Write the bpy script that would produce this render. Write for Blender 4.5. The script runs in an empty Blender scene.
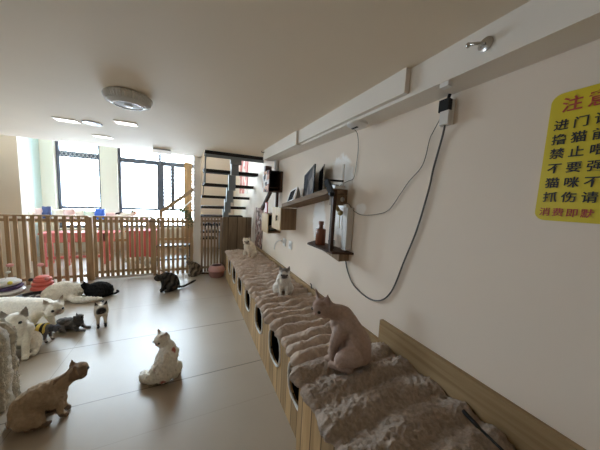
import bpy, bmesh, math, random
from mathutils import Vector, Matrix, noise
from mathutils.bvhtree import BVHTree

random.seed(7)
S = bpy.context.scene
COL = S.collection
PI = math.pi

# ------------------------------------------------------------------ camera
cam_d = bpy.data.cameras.new('camera')
cam = bpy.data.objects.new('camera', cam_d)
COL.objects.link(cam)
F_PX, YAW, PITCH, ROLL = 235.418, 0.44033, -0.1040, 0.04972
fwd = Vector((math.sin(YAW) * math.cos(PITCH), math.cos(YAW) * math.cos(PITCH), math.sin(PITCH)))
r0 = Vector((math.cos(YAW), -math.sin(YAW), 0))
u0 = r0.cross(fwd)
rt = math.cos(ROLL) * r0 + math.sin(ROLL) * u0
up = -math.sin(ROLL) * r0 + math.cos(ROLL) * u0
m = Matrix((rt, up, -fwd)).transposed().to_4x4()
m.translation = (0, 0, 1.5)
cam.matrix_world = m
cam_d.sensor_fit = 'HORIZONTAL'
cam_d.sensor_width = 36
cam_d.lens = F_PX / 600 * 36
cam_d.clip_start = 0.02
S.camera = cam

# ------------------------------------------------------------------ sky, exposure
W = bpy.data.worlds.new('sky')
S.world = W
W.use_nodes = True
bg = W.node_tree.nodes['Background']
bg.inputs['Color'].default_value = (0.79, 0.925, 1.10, 1)
bg.inputs['Strength'].default_value = 7.0
S.view_settings.view_transform = 'Standard'
S.view_settings.look = 'None'
S.view_settings.exposure = 2.15
S.view_settings.gamma = 1.0
S.view_settings.use_curve_mapping = False
S.cycles.diffuse_bounces = 8
S.cycles.max_bounces = 12
S.cycles.transparent_max_bounces = 12


def portal(x0, x1, y, z0, z1):
    d = bpy.data.lights.new('daylight_portal', 'AREA')
    d.shape = 'RECTANGLE'
    d.size = x1 - x0
    d.size_y = z1 - z0
    d.cycles.is_portal = True
    o = bpy.data.objects.new('daylight_portal', d)
    COL.objects.link(o)
    o.location = ((x0 + x1) / 2, y, (z0 + z1) / 2)
    o.rotation_euler = (-PI / 2, 0, 0)   # -Z looks into the room
    return o


portal(-2.77, -1.95, 7.46, 0.58, 4.2)
portal(-1.62, 0.25, 7.46, 0.58, 4.2)
fill_portal = portal(-0.3, 0.3, 0, 1.25, 1.85)  # sky portal for the unseen window added as fill
fill_portal.location = (-3.36, 2.7, 1.55)
fill_portal.rotation_euler = (0, -PI / 2, 0)


# ------------------------------------------------------------------ materials
def nt(name):
    mt = bpy.data.materials.new(name)
    mt.use_nodes = True
    t = mt.node_tree
    return mt, t, t.nodes['Principled BSDF']


def P(name, col, rough=0.6, metal=0.0, var=0.0, scale=8.0, bump=0.0, bscale=60.0, spec=0.5, stretch=(1, 1, 1), sheen=0.0, emit=None):
    mt, t, b = nt(name)
    b.inputs['Base Color'].default_value = (*col, 1)
    b.inputs['Roughness'].default_value = rough
    b.inputs['Metallic'].default_value = metal
    b.inputs['Specular IOR Level'].default_value = spec
    if sheen:
        b.inputs['Sheen Weight'].default_value = sheen
    if emit:
        b.inputs['Emission Color'].default_value = (*emit[0], 1)
        b.inputs['Emission Strength'].default_value = emit[1]
    if var or bump:
        tc = t.nodes.new('ShaderNodeTexCoord')
        mp = t.nodes.new('ShaderNodeMapping')
        mp.inputs['Scale'].default_value = stretch
        t.links.new(tc.outputs['Object'], mp.inputs['Vector'])
    if var:
        n = t.nodes.new('ShaderNodeTexNoise')
        n.inputs['Scale'].default_value = scale
        n.inputs['Detail'].default_value = 5
        t.links.new(mp.outputs['Vector'], n.inputs['Vector'])
        r = t.nodes.new('ShaderNodeValToRGB')
        r.color_ramp.elements[0].position = 0.3
        r.color_ramp.elements[1].position = 0.7
        r.color_ramp.elements[0].color = (*[max(0, c * (1 - var)) for c in col], 1)
        r.color_ramp.elements[1].color = (*[min(1, c * (1 + var * 0.6)) for c in col], 1)
        t.links.new(n.outputs['Fac'], r.inputs['Fac'])
        t.links.new(r.outputs['Color'], b.inputs['Base Color'])
    if bump:
        n2 = t.nodes.new('ShaderNodeTexNoise')
        n2.inputs['Scale'].default_value = bscale
        n2.inputs['Detail'].default_value = 4
        t.links.new(mp.outputs['Vector'], n2.inputs['Vector'])
        bp = t.nodes.new('ShaderNodeBump')
        bp.inputs['Strength'].default_value = bump
        bp.inputs['Distance'].default_value = 0.01
        t.links.new(n2.outputs['Fac'], bp.inputs['Height'])
        t.links.new(bp.outputs['Normal'], b.inputs['Normal'])
    return mt


def math_node(t, op, a, b=None, c=None):
    n = t.nodes.new('ShaderNodeMath')
    n.operation = op
    for i, v in enumerate((a, b, c)):
        if v is None:
            continue
        if isinstance(v, (int, float)):
            n.inputs[i].default_value = v
        else:
            t.links.new(v, n.inputs[i])
    return n.outputs[0]


def wood(name, c1, c2, axis='Z', scale=3.0, rough=0.55, plank=None):
    """long grain along axis; plank=(axis, width) adds board joints across that axis"""
    mt, t, b = nt(name)
    tc = t.nodes.new('ShaderNodeTexCoord')
    mp = t.nodes.new('ShaderNodeMapping')
    sc = {'X': (1, 14, 14), 'Y': (14, 1, 14), 'Z': (14, 14, 1)}[axis]
    mp.inputs['Scale'].default_value = sc
    t.links.new(tc.outputs['Object'], mp.inputs['Vector'])
    n = t.nodes.new('ShaderNodeTexNoise')
    n.inputs['Scale'].default_value = scale
    n.inputs['Detail'].default_value = 6
    n.inputs['Distortion'].default_value = 0.6
    t.links.new(mp.outputs['Vector'], n.inputs['Vector'])
    r = t.nodes.new('ShaderNodeValToRGB')
    r.color_ramp.elements[0].position = 0.32
    r.color_ramp.elements[1].position = 0.68
    r.color_ramp.elements[0].color = (*c1, 1)
    r.color_ramp.elements[1].color = (*c2, 1)
    t.links.new(n.outputs['Fac'], r.inputs['Fac'])
    col = r.outputs['Color']
    b.inputs['Roughness'].default_value = rough
    b.inputs['Specular IOR Level'].default_value = 0.22
    if plank:
        sp = t.nodes.new('ShaderNodeSeparateXYZ')
        t.links.new(tc.outputs['Object'], sp.inputs[0])
        v = math_node(t, 'DIVIDE', sp.outputs[plank[0]], plank[1])
        fl = math_node(t, 'FLOOR', v)
        wn = t.nodes.new('ShaderNodeTexWhiteNoise')
        wn.noise_dimensions = '1D'
        t.links.new(fl, wn.inputs['W'])
        br = math_node(t, 'MULTIPLY_ADD', wn.outputs['Value'], 0.45, 0.72)
        fr = math_node(t, 'FRACT', v)
        d = math_node(t, 'ABSOLUTE', math_node(t, 'SUBTRACT', fr, 0.5))
        j = math_node(t, 'GREATER_THAN', d, 0.462)
        k = math_node(t, 'MULTIPLY', br, math_node(t, 'MULTIPLY_ADD', j, -0.75, 1.0))
        mx = t.nodes.new('ShaderNodeMix')
        mx.data_type = 'RGBA'
        mx.blend_type = 'MULTIPLY'
        mx.inputs['Factor'].default_value = 1
        t.links.new(col, mx.inputs['A'])
        cb = t.nodes.new('ShaderNodeCombineColor')
        for i in range(3):
            t.links.new(k, cb.inputs[i])
        t.links.new(cb.outputs[0], mx.inputs['B'])
        col = mx.outputs['Result']
    t.links.new(col, b.inputs['Base Color'])
    return mt


def wall_mat(name, col, patches=()):
    """painted plaster; patches = fresh white paint daubs (y, z, radius y, radius z)"""
    mt, t, b = nt(name)
    tc = t.nodes.new('ShaderNodeTexCoord')
    n = t.nodes.new('ShaderNodeTexNoise')
    n.inputs['Scale'].default_value = 1.6
    n.inputs['Detail'].default_value = 6
    t.links.new(tc.outputs['Object'], n.inputs['Vector'])
    r = t.nodes.new('ShaderNodeValToRGB')
    r.color_ramp.elements[0].color = (*[c * 0.94 for c in col], 1)
    r.color_ramp.elements[1].color = (*[min(1, c * 1.04) for c in col], 1)
    t.links.new(n.outputs['Fac'], r.inputs['Fac'])
    out = r.outputs['Color']
    if patches:
        sp = t.nodes.new('ShaderNodeSeparateXYZ')
        t.links.new(tc.outputs['Object'], sp.inputs[0])
        n2 = t.nodes.new('ShaderNodeTexNoise')
        n2.inputs['Scale'].default_value = 14
        n2.inputs['Detail'].default_value = 4
        t.links.new(tc.outputs['Object'], n2.inputs['Vector'])
        tot = None
        for (py, pz, ry, rz, k) in patches:
            dy = math_node(t, 'DIVIDE', math_node(t, 'SUBTRACT', sp.outputs['Y'], py), ry)
            dz = math_node(t, 'DIVIDE', math_node(t, 'SUBTRACT', sp.outputs['Z'], pz), rz)
            d = math_node(t, 'ADD', math_node(t, 'POWER', dy, 2), math_node(t, 'POWER', dz, 2))
            d = math_node(t, 'ADD', d, math_node(t, 'MULTIPLY_ADD', n2.outputs['Fac'], 1.3, -0.65))
            s = t.nodes.new('ShaderNodeMapRange')
            s.interpolation_type = 'SMOOTHSTEP'
            s.inputs['From Min'].default_value = 1.0
            s.inputs['From Max'].default_value = 0.45
            s.inputs['To Max'].default_value = k
            t.links.new(d, s.inputs['Value'])
            v = s.outputs[0]
            tot = v if tot is None else math_node(t, 'MAXIMUM', tot, v)
        mx = t.nodes.new('ShaderNodeMix')
        mx.data_type = 'RGBA'
        t.links.new(tot, mx.inputs['Factor'])
        t.links.new(out, mx.inputs['A'])
        mx.inputs['B'].default_value = (0.97, 0.955, 0.93, 1)
        out = mx.outputs['Result']
    t.links.new(out, b.inputs['Base Color'])
    b.inputs['Roughness'].default_value = 0.75
    n3 = t.nodes.new('ShaderNodeTexNoise')
    n3.inputs['Scale'].default_value = 40
    t.links.new(tc.outputs['Object'], n3.inputs['Vector'])
    bp = t.nodes.new('ShaderNodeBump')
    bp.inputs['Strength'].default_value = 0.06
    t.links.new(n3.outputs['Fac'], bp.inputs['Height'])
    t.links.new(bp.outputs['Normal'], b.inputs['Normal'])
    return mt


def floor_mat():
    mt, t, b = nt('floor_tiles')
    tc = t.nodes.new('ShaderNodeTexCoord')
    sp = t.nodes.new('ShaderNodeSeparateXYZ')
    t.links.new(tc.outputs['Object'], sp.inputs[0])

    def seam(sock, at, w, k):
        d = math_node(t, 'ABSOLUTE', math_node(t, 'SUBTRACT', sock, at))
        return math_node(t, 'MULTIPLY', math_node(t, 'LESS_THAN', d, w), k)
    j = seam(sp.outputs['X'], -1.0, 0.0025, 0.5)
    for (at, w, k) in ((1.59, 0.003, 0.2), (1.99, 0.005, 0.9), (2.785, 0.006, 0.9), (3.58, 0.005, 0.35), (4.375, 0.005, 0.3)):
        j = math_node(t, 'MAXIMUM', j, seam(sp.outputs['Y'], at, w, k))
    n = t.nodes.new('ShaderNodeTexNoise')
    n.inputs['Scale'].default_value = 2.5
    n.inputs['Detail'].default_value = 8
    t.links.new(tc.outputs['Object'], n.inputs['Vector'])
    r = t.nodes.new('ShaderNodeValToRGB')
    r.color_ramp.elements[0].color = (0.335, 0.27, 0.20, 1)
    r.color_ramp.elements[1].color = (0.40, 0.325, 0.245, 1)
    t.links.new(n.outputs['Fac'], r.inputs['Fac'])
    mx = t.nodes.new('ShaderNodeMix')
    mx.data_type = 'RGBA'
    t.links.new(j, mx.inputs['Factor'])
    t.links.new(r.outputs['Color'], mx.inputs['A'])
    mx.inputs['B'].default_value = (0.13, 0.10, 0.07, 1)
    t.links.new(mx.outputs['Result'], b.inputs['Base Color'])
    n2 = t.nodes.new('ShaderNodeTexNoise')
    n2.inputs['Scale'].default_value = 9
    n2.inputs['Detail'].default_value = 8
    t.links.new(tc.outputs['Object'], n2.inputs['Vector'])
    ro = math_node(t, 'MULTIPLY_ADD', n2.outputs['Fac'], 0.03, 0.34)
    t.links.new(ro, b.inputs['Roughness'])
    b.inputs['Specular IOR Level'].default_value = 0.55
    b.inputs['Coat Weight'].default_value = 0.0
    return mt


def fur_mat(name):
    mt, t, b = nt(name)
    at = t.nodes.new('ShaderNodeAttribute')
    at.attribute_name = 'fur'
    tc = t.nodes.new('ShaderNodeTexCoord')
    n = t.nodes.new('ShaderNodeTexNoise')
    n.inputs['Scale'].default_value = 70
    n.inputs['Detail'].default_value = 5
    t.links.new(tc.outputs['Object'], n.inputs['Vector'])
    k = math_node(t, 'MULTIPLY_ADD', n.outputs['Fac'], 0.5, 0.75)
    mx = t.nodes.new('ShaderNodeMix')
    mx.data_type = 'RGBA'
    mx.blend_type = 'MULTIPLY'
    mx.inputs['Factor'].default_value = 1
    t.links.new(at.outputs['Color'], mx.inputs['A'])
    cb = t.nodes.new('ShaderNodeCombineColor')
    for i in range(3):
        t.links.new(k, cb.inputs[i])
    t.links.new(cb.outputs[0], mx.inputs['B'])
    t.links.new(mx.outputs['Result'], b.inputs['Base Color'])
    b.inputs['Roughness'].default_value = 0.9
    b.inputs['Specular IOR Level'].default_value = 0.2
    bp = t.nodes.new('ShaderNodeBump')
    bp.inputs['Strength'].default_value = 0.35
    bp.inputs['Distance'].default_value = 0.006
    t.links.new(n.outputs['Fac'], bp.inputs['Height'])
    t.links.new(bp.outputs['Normal'], b.inputs['Normal'])
    return mt


def mottled(name, cols, scale, rough=0.5, stretch=(1, 1, 1)):
    mt, t, b = nt(name)
    b.inputs['Specular IOR Level'].default_value = 0.12
    tc = t.nodes.new('ShaderNodeTexCoord')
    mp = t.nodes.new('ShaderNodeMapping')
    mp.inputs['Scale'].default_value = stretch
    t.links.new(tc.outputs['Object'], mp.inputs['Vector'])
    v = t.nodes.new('ShaderNodeTexVoronoi')
    v.inputs['Scale'].default_value = scale
    t.links.new(mp.outputs['Vector'], v.inputs['Vector'])
    sp = t.nodes.new('ShaderNodeSeparateColor')
    t.links.new(v.outputs['Color'], sp.inputs[0])
    r = t.nodes.new('ShaderNodeValToRGB')
    r.color_ramp.interpolation = 'CONSTANT'
    e = r.color_ramp.elements
    while len(e) < len(cols):
        e.new(0.5)
    for i, c in enumerate(cols):
        e[i].position = i / len(cols)
        e[i].color = (*c, 1)
    t.links.new(sp.outputs[0], r.inputs['Fac'])
    t.links.new(r.outputs['Color'], b.inputs['Base Color'])
    b.inputs['Roughness'].default_value = rough
    return mt


def glass_mat():
    mt = bpy.data.materials.new('clear_glass')
    mt.use_nodes = True
    t = mt.node_tree
    t.nodes.clear()
    o = t.nodes.new('ShaderNodeOutputMaterial')
    tr = t.nodes.new('ShaderNodeBsdfTransparent')
    tr.inputs[0].default_value = (0.96, 0.98, 0.97, 1)
    g = t.nodes.new('ShaderNodeBsdfGlossy')
    g.inputs['Roughness'].default_value = 0.02
    fr = t.nodes.new('ShaderNodeFresnel')
    fr.inputs['IOR'].default_value = 1.35
    mx = t.nodes.new('ShaderNodeMixShader')
    t.links.new(fr.outputs[0], mx.inputs[0])
    t.links.new(tr.outputs[0], mx.inputs[1])
    t.links.new(g.outputs[0], mx.inputs[2])
    t.links.new(mx.outputs[0], o.inputs[0])
    return mt


WALL_C = (0.79, 0.68, 0.565)
M = dict(
    wall=wall_mat('wall_paint', WALL_C),
    wall_r=wall_mat('wall_paint_patched', WALL_C, [(1.76, 1.73, 0.20, 0.20, 1.0), (2.10, 1.30, 0.15, 0.26, 0.95), (1.45, 1.46, 0.07, 0.05, 0.6), (1.72, 1.35, 0.14, 0.17, 0.5), (3.4, 1.3, .2, .35, .3)]),
    ceil=wall_mat('ceiling_paint', (0.84, 0.73, 0.58)),
    cream=wall_mat('cream_paint', (0.72, 0.70, 0.61)),
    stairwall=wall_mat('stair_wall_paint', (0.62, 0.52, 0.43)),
    side=wall_mat('side_paint', (0.56, 0.69, 0.67)),
    beam=wall_mat('beam_paint', (0.82, 0.76, 0.68)),
    floor=floor_mat(),
    frame=P('window_frame_grey', (0.10, 0.115, 0.15), 0.4, 0.3),
    glass=glass_mat(),
    picket=wood('fence_wood', (0.31, 0.20, 0.105), (0.47, 0.325, 0.185), 'Z', 2.5),
    plank=wood('bench_planks', (0.38, 0.235, 0.105), (0.55, 0.37, 0.19), 'Z', 2.0, plank=('Y', 0.094)),
    pine=wood('pine_board', (0.27, 0.175, 0.085), (0.40, 0.28, 0.15), 'Y', 2.0),
    pineZ=wood('pine_upright', (0.48, 0.34, 0.18), (0.62, 0.46, 0.27), 'Z', 2.0),
    ply=wood('plywood_grey_brown', (0.21, 0.145, 0.09), (0.32, 0.225, 0.14), 'Z', 2.0, plank=('X', 0.18)),
    oldwood=wood('brown_wood', (0.20, 0.13, 0.075), (0.34, 0.235, 0.145), 'Z', 2.0),
    oldwoodY=wood('brown_shelf_wood', (0.15, 0.10, 0.06), (0.28, 0.19, 0.12), 'Y', 2.0, 0.8),
    orange=wood('orange_wood', (0.40, 0.255, 0.125), (0.56, 0.38, 0.20), 'Z', 2.0),
    dark_wood=wood('dark_walnut', (0.045, 0.022, 0.012), (0.09, 0.045, 0.025), 'Z', 2.0),
    tread=P('tread_dark', (0.014, 0.010, 0.008), 0.6, spec=0.2),
    steel=P('stair_steel', (0.19, 0.205, 0.21), 0.55, 0.0),
    black=P('black_plastic', (0.010, 0.010, 0.011), 0.45, spec=0.3),
    inner_dark=P('inner_shade_black', (0.006, 0.006, 0.006), 0.95),  # near-black colour paints in the shade inside bench and wall boxes
    white=P('white_plastic', (0.82, 0.81, 0.78), 0.35),
    offwhite=P('offwhite_plastic', (0.66, 0.64, 0.60), 0.4),
    plush=P('beige_plush', (0.53, 0.405, 0.315), 0.95, var=0.18, scale=30, bump=0.6, bscale=180, sheen=0.2),
    plush_near=P('beige_shaggy_plush', (0.47, 0.365, 0.285), 0.95, var=0.25, scale=55, bump=0.9, bscale=220, sheen=0.15),
    plush_edge=P('white_plush_edging', (0.80, 0.77, 0.72), 0.95, var=0.2, scale=60, bump=0.8, bscale=150, sheen=0.4),
    plush_cream=P('cream_plush', (0.62, 0.555, 0.44), 0.95, var=0.3, scale=30, bump=0.8, bscale=160, sheen=0.5),
    fur=fur_mat('cat_fur'),
    skin=P('sphynx_skin', (0.42, 0.30, 0.245), 0.6, var=0.12, scale=12, bump=0.25, bscale=35),
    eye=P('dark_eye', (0.015, 0.015, 0.018), 0.1),
    blue_eye=P('blue_grey_eye', (0.05, 0.07, 0.10), 0.1),
    nose=P('pink_nose', (0.42, 0.20, 0.17), 0.5),
    dnose=P('dark_nose', (0.03, 0.022, 0.02), 0.5),
    yellow=P('yellow_sign', (0.66, 0.52, 0.012), 0.45),
    signred=P('sign_red', (0.42, 0.055, 0.03), 0.5),
    signblack=P('sign_black', (0.012, 0.012, 0.01), 0.5),
    coral=P('coral_plastic', (0.86, 0.20, 0.16), 0.35),
    pink=P('pink_plastic', (0.78, 0.33, 0.32), 0.4),
    pinkpuff=P('pink_puff', (0.88, 0.45, 0.46), 0.95, bump=0.8, bscale=120),
    tub=P('dusty_pink_plastic', (0.36, 0.19, 0.17), 0.5),
    hood=P('dusty_pink_hood', (0.50, 0.28, 0.26), 0.5),
    red=P('red_paint', (0.62, 0.10, 0.10), 0.5),
    redpink=P('pink_red_paint', (0.74, 0.20, 0.20), 0.5),
    ballyellow=P('yellow_plastic', (0.85, 0.72, 0.08), 0.35),
    purple=P('purple_plastic', (0.07, 0.04, 0.12), 0.4),
    silver=P('chrome', (0.55, 0.54, 0.52), 0.25, 1.0),
    cable=P('grey_cable', (0.085, 0.075, 0.062), 0.5),
    amber=P('amber_liquid', (0.21, 0.075, 0.04), 0.2),
    black_mat=P('black_print', (0.012, 0.013, 0.016), 0.9, spec=0.05),
    cork=P('red_brown_stopper', (0.20, 0.07, 0.035), 0.6),
    olive=P('olive_yellow_plastic', (0.36, 0.26, 0.09), 0.5),
    photo=mottled('photo_print', [(0.03, 0.03, 0.035), (0.10, 0.09, 0.09), (0.22, 0.19, 0.17), (0.05, 0.05, 0.06)], 9, 0.8),
    stick=mottled('photo_cards', [(0.75, 0.70, 0.64), (0.05, 0.04, 0.04), (0.62, 0.36, 0.22), (0.78, 0.74, 0.70), (0.30, 0.13, 0.10)], 16),
    cards=mottled('wall_hanging_print', [(0.30, 0.21, 0.18), (0.10, 0.07, 0.06), (0.50, 0.42, 0.38), (0.24, 0.13, 0.11)], 18, 0.8),
    posterred=mottled('poster_print', [(0.70, 0.30, 0.26), (0.78, 0.70, 0.64), (0.60, 0.20, 0.18)], 6, 0.6, (4, 1, 0.6)),
    leaf=P('leaf_green', (0.13, 0.17, 0.075), 0.6, var=0.4, scale=30),
    blue=P('blue_bag', (0.03, 0.12, 0.62), 0.35),
    palepink=P('pale_pink_wrap', (0.82, 0.58, 0.56), 0.5),
    palegreen=P('pale_green_wrap', (0.70, 0.80, 0.70), 0.5),
    palecream=P('cream_wrap', (0.85, 0.78, 0.68), 0.5),
    navy=P('navy_wrap', (0.05, 0.07, 0.20), 0.5),
    panel=P('patch_glow', (0.9, 0.9, 0.88), 0.5, emit=((1.0, 0.97, 0.92), 0.9)),  # glow for the bright patches of reflected light on the ceiling
    lampglass=P('lamp_lens', (0.50, 0.50, 0.50), 0.55, spec=0.2),
)


# ------------------------------------------------------------------ builders
class MB:
    def __init__(self):
        self.b = bmesh.new()

    def box(self, x0, x1, y0, y1, z0, z1, mat=None):
        vs = [self.b.verts.new((x, y, z)) for x in (x0, x1) for y in (y0, y1) for z in (z0, z1)]
        if mat is not None:
            for v in vs:
                v.co = mat @ v.co
        for f in ((0, 1, 3, 2), (4, 6, 7, 5), (0, 4, 5, 1), (2, 3, 7, 6), (0, 2, 6, 4), (1, 5, 7, 3)):
            self.b.faces.new([vs[i] for i in f])
        return self

    def beam(self, p0, p1, w, h, upv=(0, 0, 1)):
        p0, p1 = Vector(p0), Vector(p1)
        d = (p1 - p0)
        L = d.length
        d.normalize()
        s = d.cross(Vector(upv))
        if s.length < 1e-4:
            s = d.cross(Vector((1, 0, 0)))
        s.normalize()
        u = s.cross(d)
        mt = Matrix((d, s, u)).transposed().to_4x4()
        mt.translation = p0
        return self.box(0, L, -w / 2, w / 2, -h / 2, h / 2, mt)

    def tube(self, pts, r, seg=10, cap=True, radii=None, smooth=0):
        pts = [Vector(p) for p in pts]
        if smooth:
            pts = crom(pts, smooth)
        n = len(pts)
        rings = []
        prev = None
        for i, p in enumerate(pts):
            d = (pts[min(i + 1, n - 1)] - pts[max(i - 1, 0)]).normalized()
            if prev is None:
                a = d.cross(Vector((0, 0, 1)))
                if a.length < 1e-3:
                    a = d.cross(Vector((1, 0, 0)))
            else:
                a = prev - d * prev.dot(d)
            a.normalize()
            prev = a
            c = d.cross(a)
            rr = radii[i] if radii else r
            rings.append([self.b.verts.new(p + rr * (math.cos(2 * PI * k / seg) * a + math.sin(2 * PI * k / seg) * c)) for k in range(seg)])
        for i in range(n - 1):
            for k in range(seg):
                self.b.faces.new((rings[i][k], rings[i][(k + 1) % seg], rings[i + 1][(k + 1) % seg], rings[i + 1][k]))
        if cap:
            self.b.faces.new(rings[0][::-1])
            self.b.faces.new(rings[-1])
        return self

    def lathe(self, prof, c=(0, 0, 0), seg=32, flute=None, mat=None):
        """prof = [(radius, z)] from one pole to the other"""
        rings = []
        for i, (r, z) in enumerate(prof):
            if r < 1e-6:
                rings.append([self.b.verts.new((0, 0, z))])
            else:
                ring = []
                for k in range(seg):
                    q = r
                    if flute and flute[0] <= i <= flute[1] and k % 2:
                        q = r - flute[2]
                    ring.append(self.b.verts.new((q * math.cos(2 * PI * k / seg), q * math.sin(2 * PI * k / seg), z)))
                rings.append(ring)
        for a, b in zip(rings, rings[1:]):
            for k in range(seg):
                k2 = (k + 1) % seg
                if len(a) == 1 and len(b) == 1:
                    continue
                if len(a) == 1:
                    self.b.faces.new((a[0], b[k], b[k2]))
                elif len(b) == 1:
                    self.b.faces.new((a[k], a[k2], b[0]))
                else:
                    self.b.faces.new((a[k], a[k2], b[k2], b[k]))
        for e in (rings[0], rings[-1]):
            if len(e) > 2:
                self.b.faces.new(e)
        T = (mat if mat is not None else Matrix.Identity(4))
        T = Matrix.Translation(c) @ T
        for ring in rings:
            for v in ring:
                v.co = T @ v.co
        return self

    def ball(self, c, r, sub=2, sc=(1, 1, 1), rot=None):
        T = Matrix.Translation(c)
        if rot is not None:
            T = T @ rot
        T = T @ Matrix.Diagonal((*[r * q for q in sc], 1))
        bmesh.ops.create_icosphere(self.b, subdivisions=sub, radius=1, matrix=T)
        return self

    def prism(self, pts, d):
        """closed polygon pts (3-D), swept by vector d"""
        d = Vector(d)
        a = [self.b.verts.new(p) for p in pts]
        c = [self.b.verts.new(Vector(p) + d) for p in pts]
        n = len(a)
        self.b.faces.new(a[::-1])
        self.b.faces.new(c)
        for i in range(n):
            self.b.faces.new((a[i], a[(i + 1) % n], c[(i + 1) % n], c[i]))
        return self

    def build(self, name, mat, parent=None, bevel=0.0, smooth=False, origin=None, sub=0):
        if bevel:
            es = [e for e in self.b.edges if len(e.link_faces) == 2 and e.calc_face_angle(0) > 0.6]
            bmesh.ops.bevel(self.b, geom=es, offset=bevel, segments=2, affect='EDGES', profile=0.7)
        bmesh.ops.recalc_face_normals(self.b, faces=self.b.faces)
        me = bpy.data.meshes.new(name)
        if parent is not None:
            root = parent
            while root.parent:
                root = root.parent
            off = Vector(root['base'])
        elif origin is not None:
            off = Vector(origin)
        else:
            cs = [v.co for v in self.b.verts]
            off = Vector(((min(c.x for c in cs) + max(c.x for c in cs)) / 2, (min(c.y for c in cs) + max(c.y for c in cs)) / 2, min(c.z for c in cs)))
        for v in self.b.verts:
            v.co -= off
        if smooth:
            for f in self.b.faces:
                f.smooth = True
            if smooth != 'all':
                for e in self.b.edges:
                    if len(e.link_faces) == 2 and e.calc_face_angle(0) > 0.7:
                        e.smooth = False
        self.b.to_mesh(me)
        self.b.free()
        me.materials.append(mat)
        o = bpy.data.objects.new(name, me)
        COL.objects.link(o)
        if parent is not None:
            o.parent = parent
        else:
            o.location = off
            o['base'] = tuple(off)
        return o


def crom(pts, n):
    out = []
    for i in range(len(pts) - 1):
        p0 = pts[max(i - 1, 0)]
        p1, p2 = pts[i], pts[i + 1]
        p3 = pts[min(i + 2, len(pts) - 1)]
        for k in range(n):
            t = k / n
            out.append(0.5 * ((2 * p1) + (p2 - p0) * t + (2 * p0 - 5 * p1 + 4 * p2 - p3) * t * t + (3 * p1 - p0 - 3 * p2 + p3) * t ** 3))
    out.append(pts[-1])
    return out


def tag(o, label=None, cat=None, group=None, kind=None):
    if label:
        o['label'] = label
    if cat:
        o['category'] = cat
    if group:
        o['group'] = group
    if kind:
        o['kind'] = kind
    return o


def thing(name, label, cat, loc, group=None):
    o = bpy.data.objects.new(name, None)
    COL.objects.link(o)
    o.location = loc
    o['base'] = tuple(loc)
    o.empty_display_size = 0.05
    return tag(o, label, cat, group)


def struct(name, mb, mat, parent=None, bevel=0.0):
    o = mb.build(name, mat, parent, bevel, origin=(0, 0, 0) if parent is None else None)
    if parent is None:
        o['kind'] = 'structure'
    return o


def holed_panel(outer, holes, x, th):
    """flat panel in the y-z plane at x..x+th with holes; returns MB"""
    cu = bpy.data.curves.new('tmp', 'CURVE')
    cu.dimensions = '2D'
    cu.fill_mode = 'BOTH'
    cu.extrude = th / 2
    for poly in [outer] + holes:
        sp = cu.splines.new('POLY')
        sp.points.add(len(poly) - 1)
        for q, (a, b) in zip(sp.points, poly):
            q.co = (a, b, 0, 1)
        sp.use_cyclic_u = True
    ob = bpy.data.objects.new('tmp', cu)
    COL.objects.link(ob)
    dg = bpy.context.evaluated_depsgraph_get()
    me = bpy.data.meshes.new_from_object(ob.evaluated_get(dg))
    bpy.data.objects.remove(ob)
    bpy.data.curves.remove(cu)
    mb = MB()
    mb.b.from_mesh(me)
    bpy.data.meshes.remove(me)
    for v in mb.b.verts:
        a, b, w = v.co
        v.co = (x + th / 2 + w, a, b)
    bmesh.ops.remove_doubles(mb.b, verts=mb.b.verts, dist=1e-5)
    return mb


def text_mesh(txt, size, place, mat, parent, name='lettering', bold=0.0):
    cu = bpy.data.curves.new('tmp', 'FONT')
    cu.body = txt
    cu.size = size
    cu.extrude = 0.0012
    cu.offset = bold
    ob = bpy.data.objects.new('tmp', cu)
    COL.objects.link(ob)
    dg = bpy.context.evaluated_depsgraph_get()
    me = bpy.data.meshes.new_from_object(ob.evaluated_get(dg))
    bpy.data.objects.remove(ob)
    bpy.data.curves.remove(cu)
    mb = MB()
    mb.b.from_mesh(me)
    bpy.data.meshes.remove(me)
    for v in mb.b.verts:
        v.co = place(v.co)
    return mb.build(name, mat, parent)


# ------------------------------------------------------------------ the room
CZ = 2.21
XR = 1.2
struct('floor', MB().box(-3.2, XR, -4.0, 7.4, -0.1, 0), M['floor'])
struct('wall_right', MB().box(XR, XR + 0.15, -4.0, 7.55, 0, 4.6), M['wall_r'])
wl = MB().box(-3.35, -3.2, -4.0, 2.4, 0, 4.6).box(-3.35, -3.2, 3.0, 5.65, 0, 4.6)
wl.box(-3.35, -3.2, 2.4, 3.0, 0, 1.25).box(-3.35, -3.2, 2.4, 3.0, 1.85, 4.6)  # opening for the added fill window
struct('wall_left', wl, M['wall'])
struct('wall_rear', MB().box(-3.35, XR + 0.15, -4.15, -4.0, 0, 4.6), M['wall'])
struct('wall_partition', MB().box(-3.2, -2.53, 5.5, 5.65, 0, 4.6), M['beam'])
struct('wall_side', MB().box(-3.15, -3.0, 5.65, 7.25, 0, 4.6), M['side'])
wb = MB()
wb.box(-3.15, -2.77, 7.25, 7.5, 0, 4.6).box(-1.95, -1.62, 7.25, 7.5, 0, 4.6)
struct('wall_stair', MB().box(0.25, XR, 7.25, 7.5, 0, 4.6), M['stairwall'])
wb.box(-2.77, -1.95, 7.25, 7.5, 0, 0.58).box(-1.62, 0.25, 7.25, 7.5, 0, 0.58)
wb.box(-2.77, -1.95, 7.25, 7.5, 4.2, 4.6).box(-1.62, 0.25, 7.25, 7.5, 4.2, 4.6)
struct('wall_back', wb, M['cream'])
cm = MB()
cm.box(-3.2, 0.2, -4.0, 4.9, CZ, CZ + 0.18).box(0.2, XR, -4.0, 4.06, CZ, CZ + 0.18)
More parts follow.
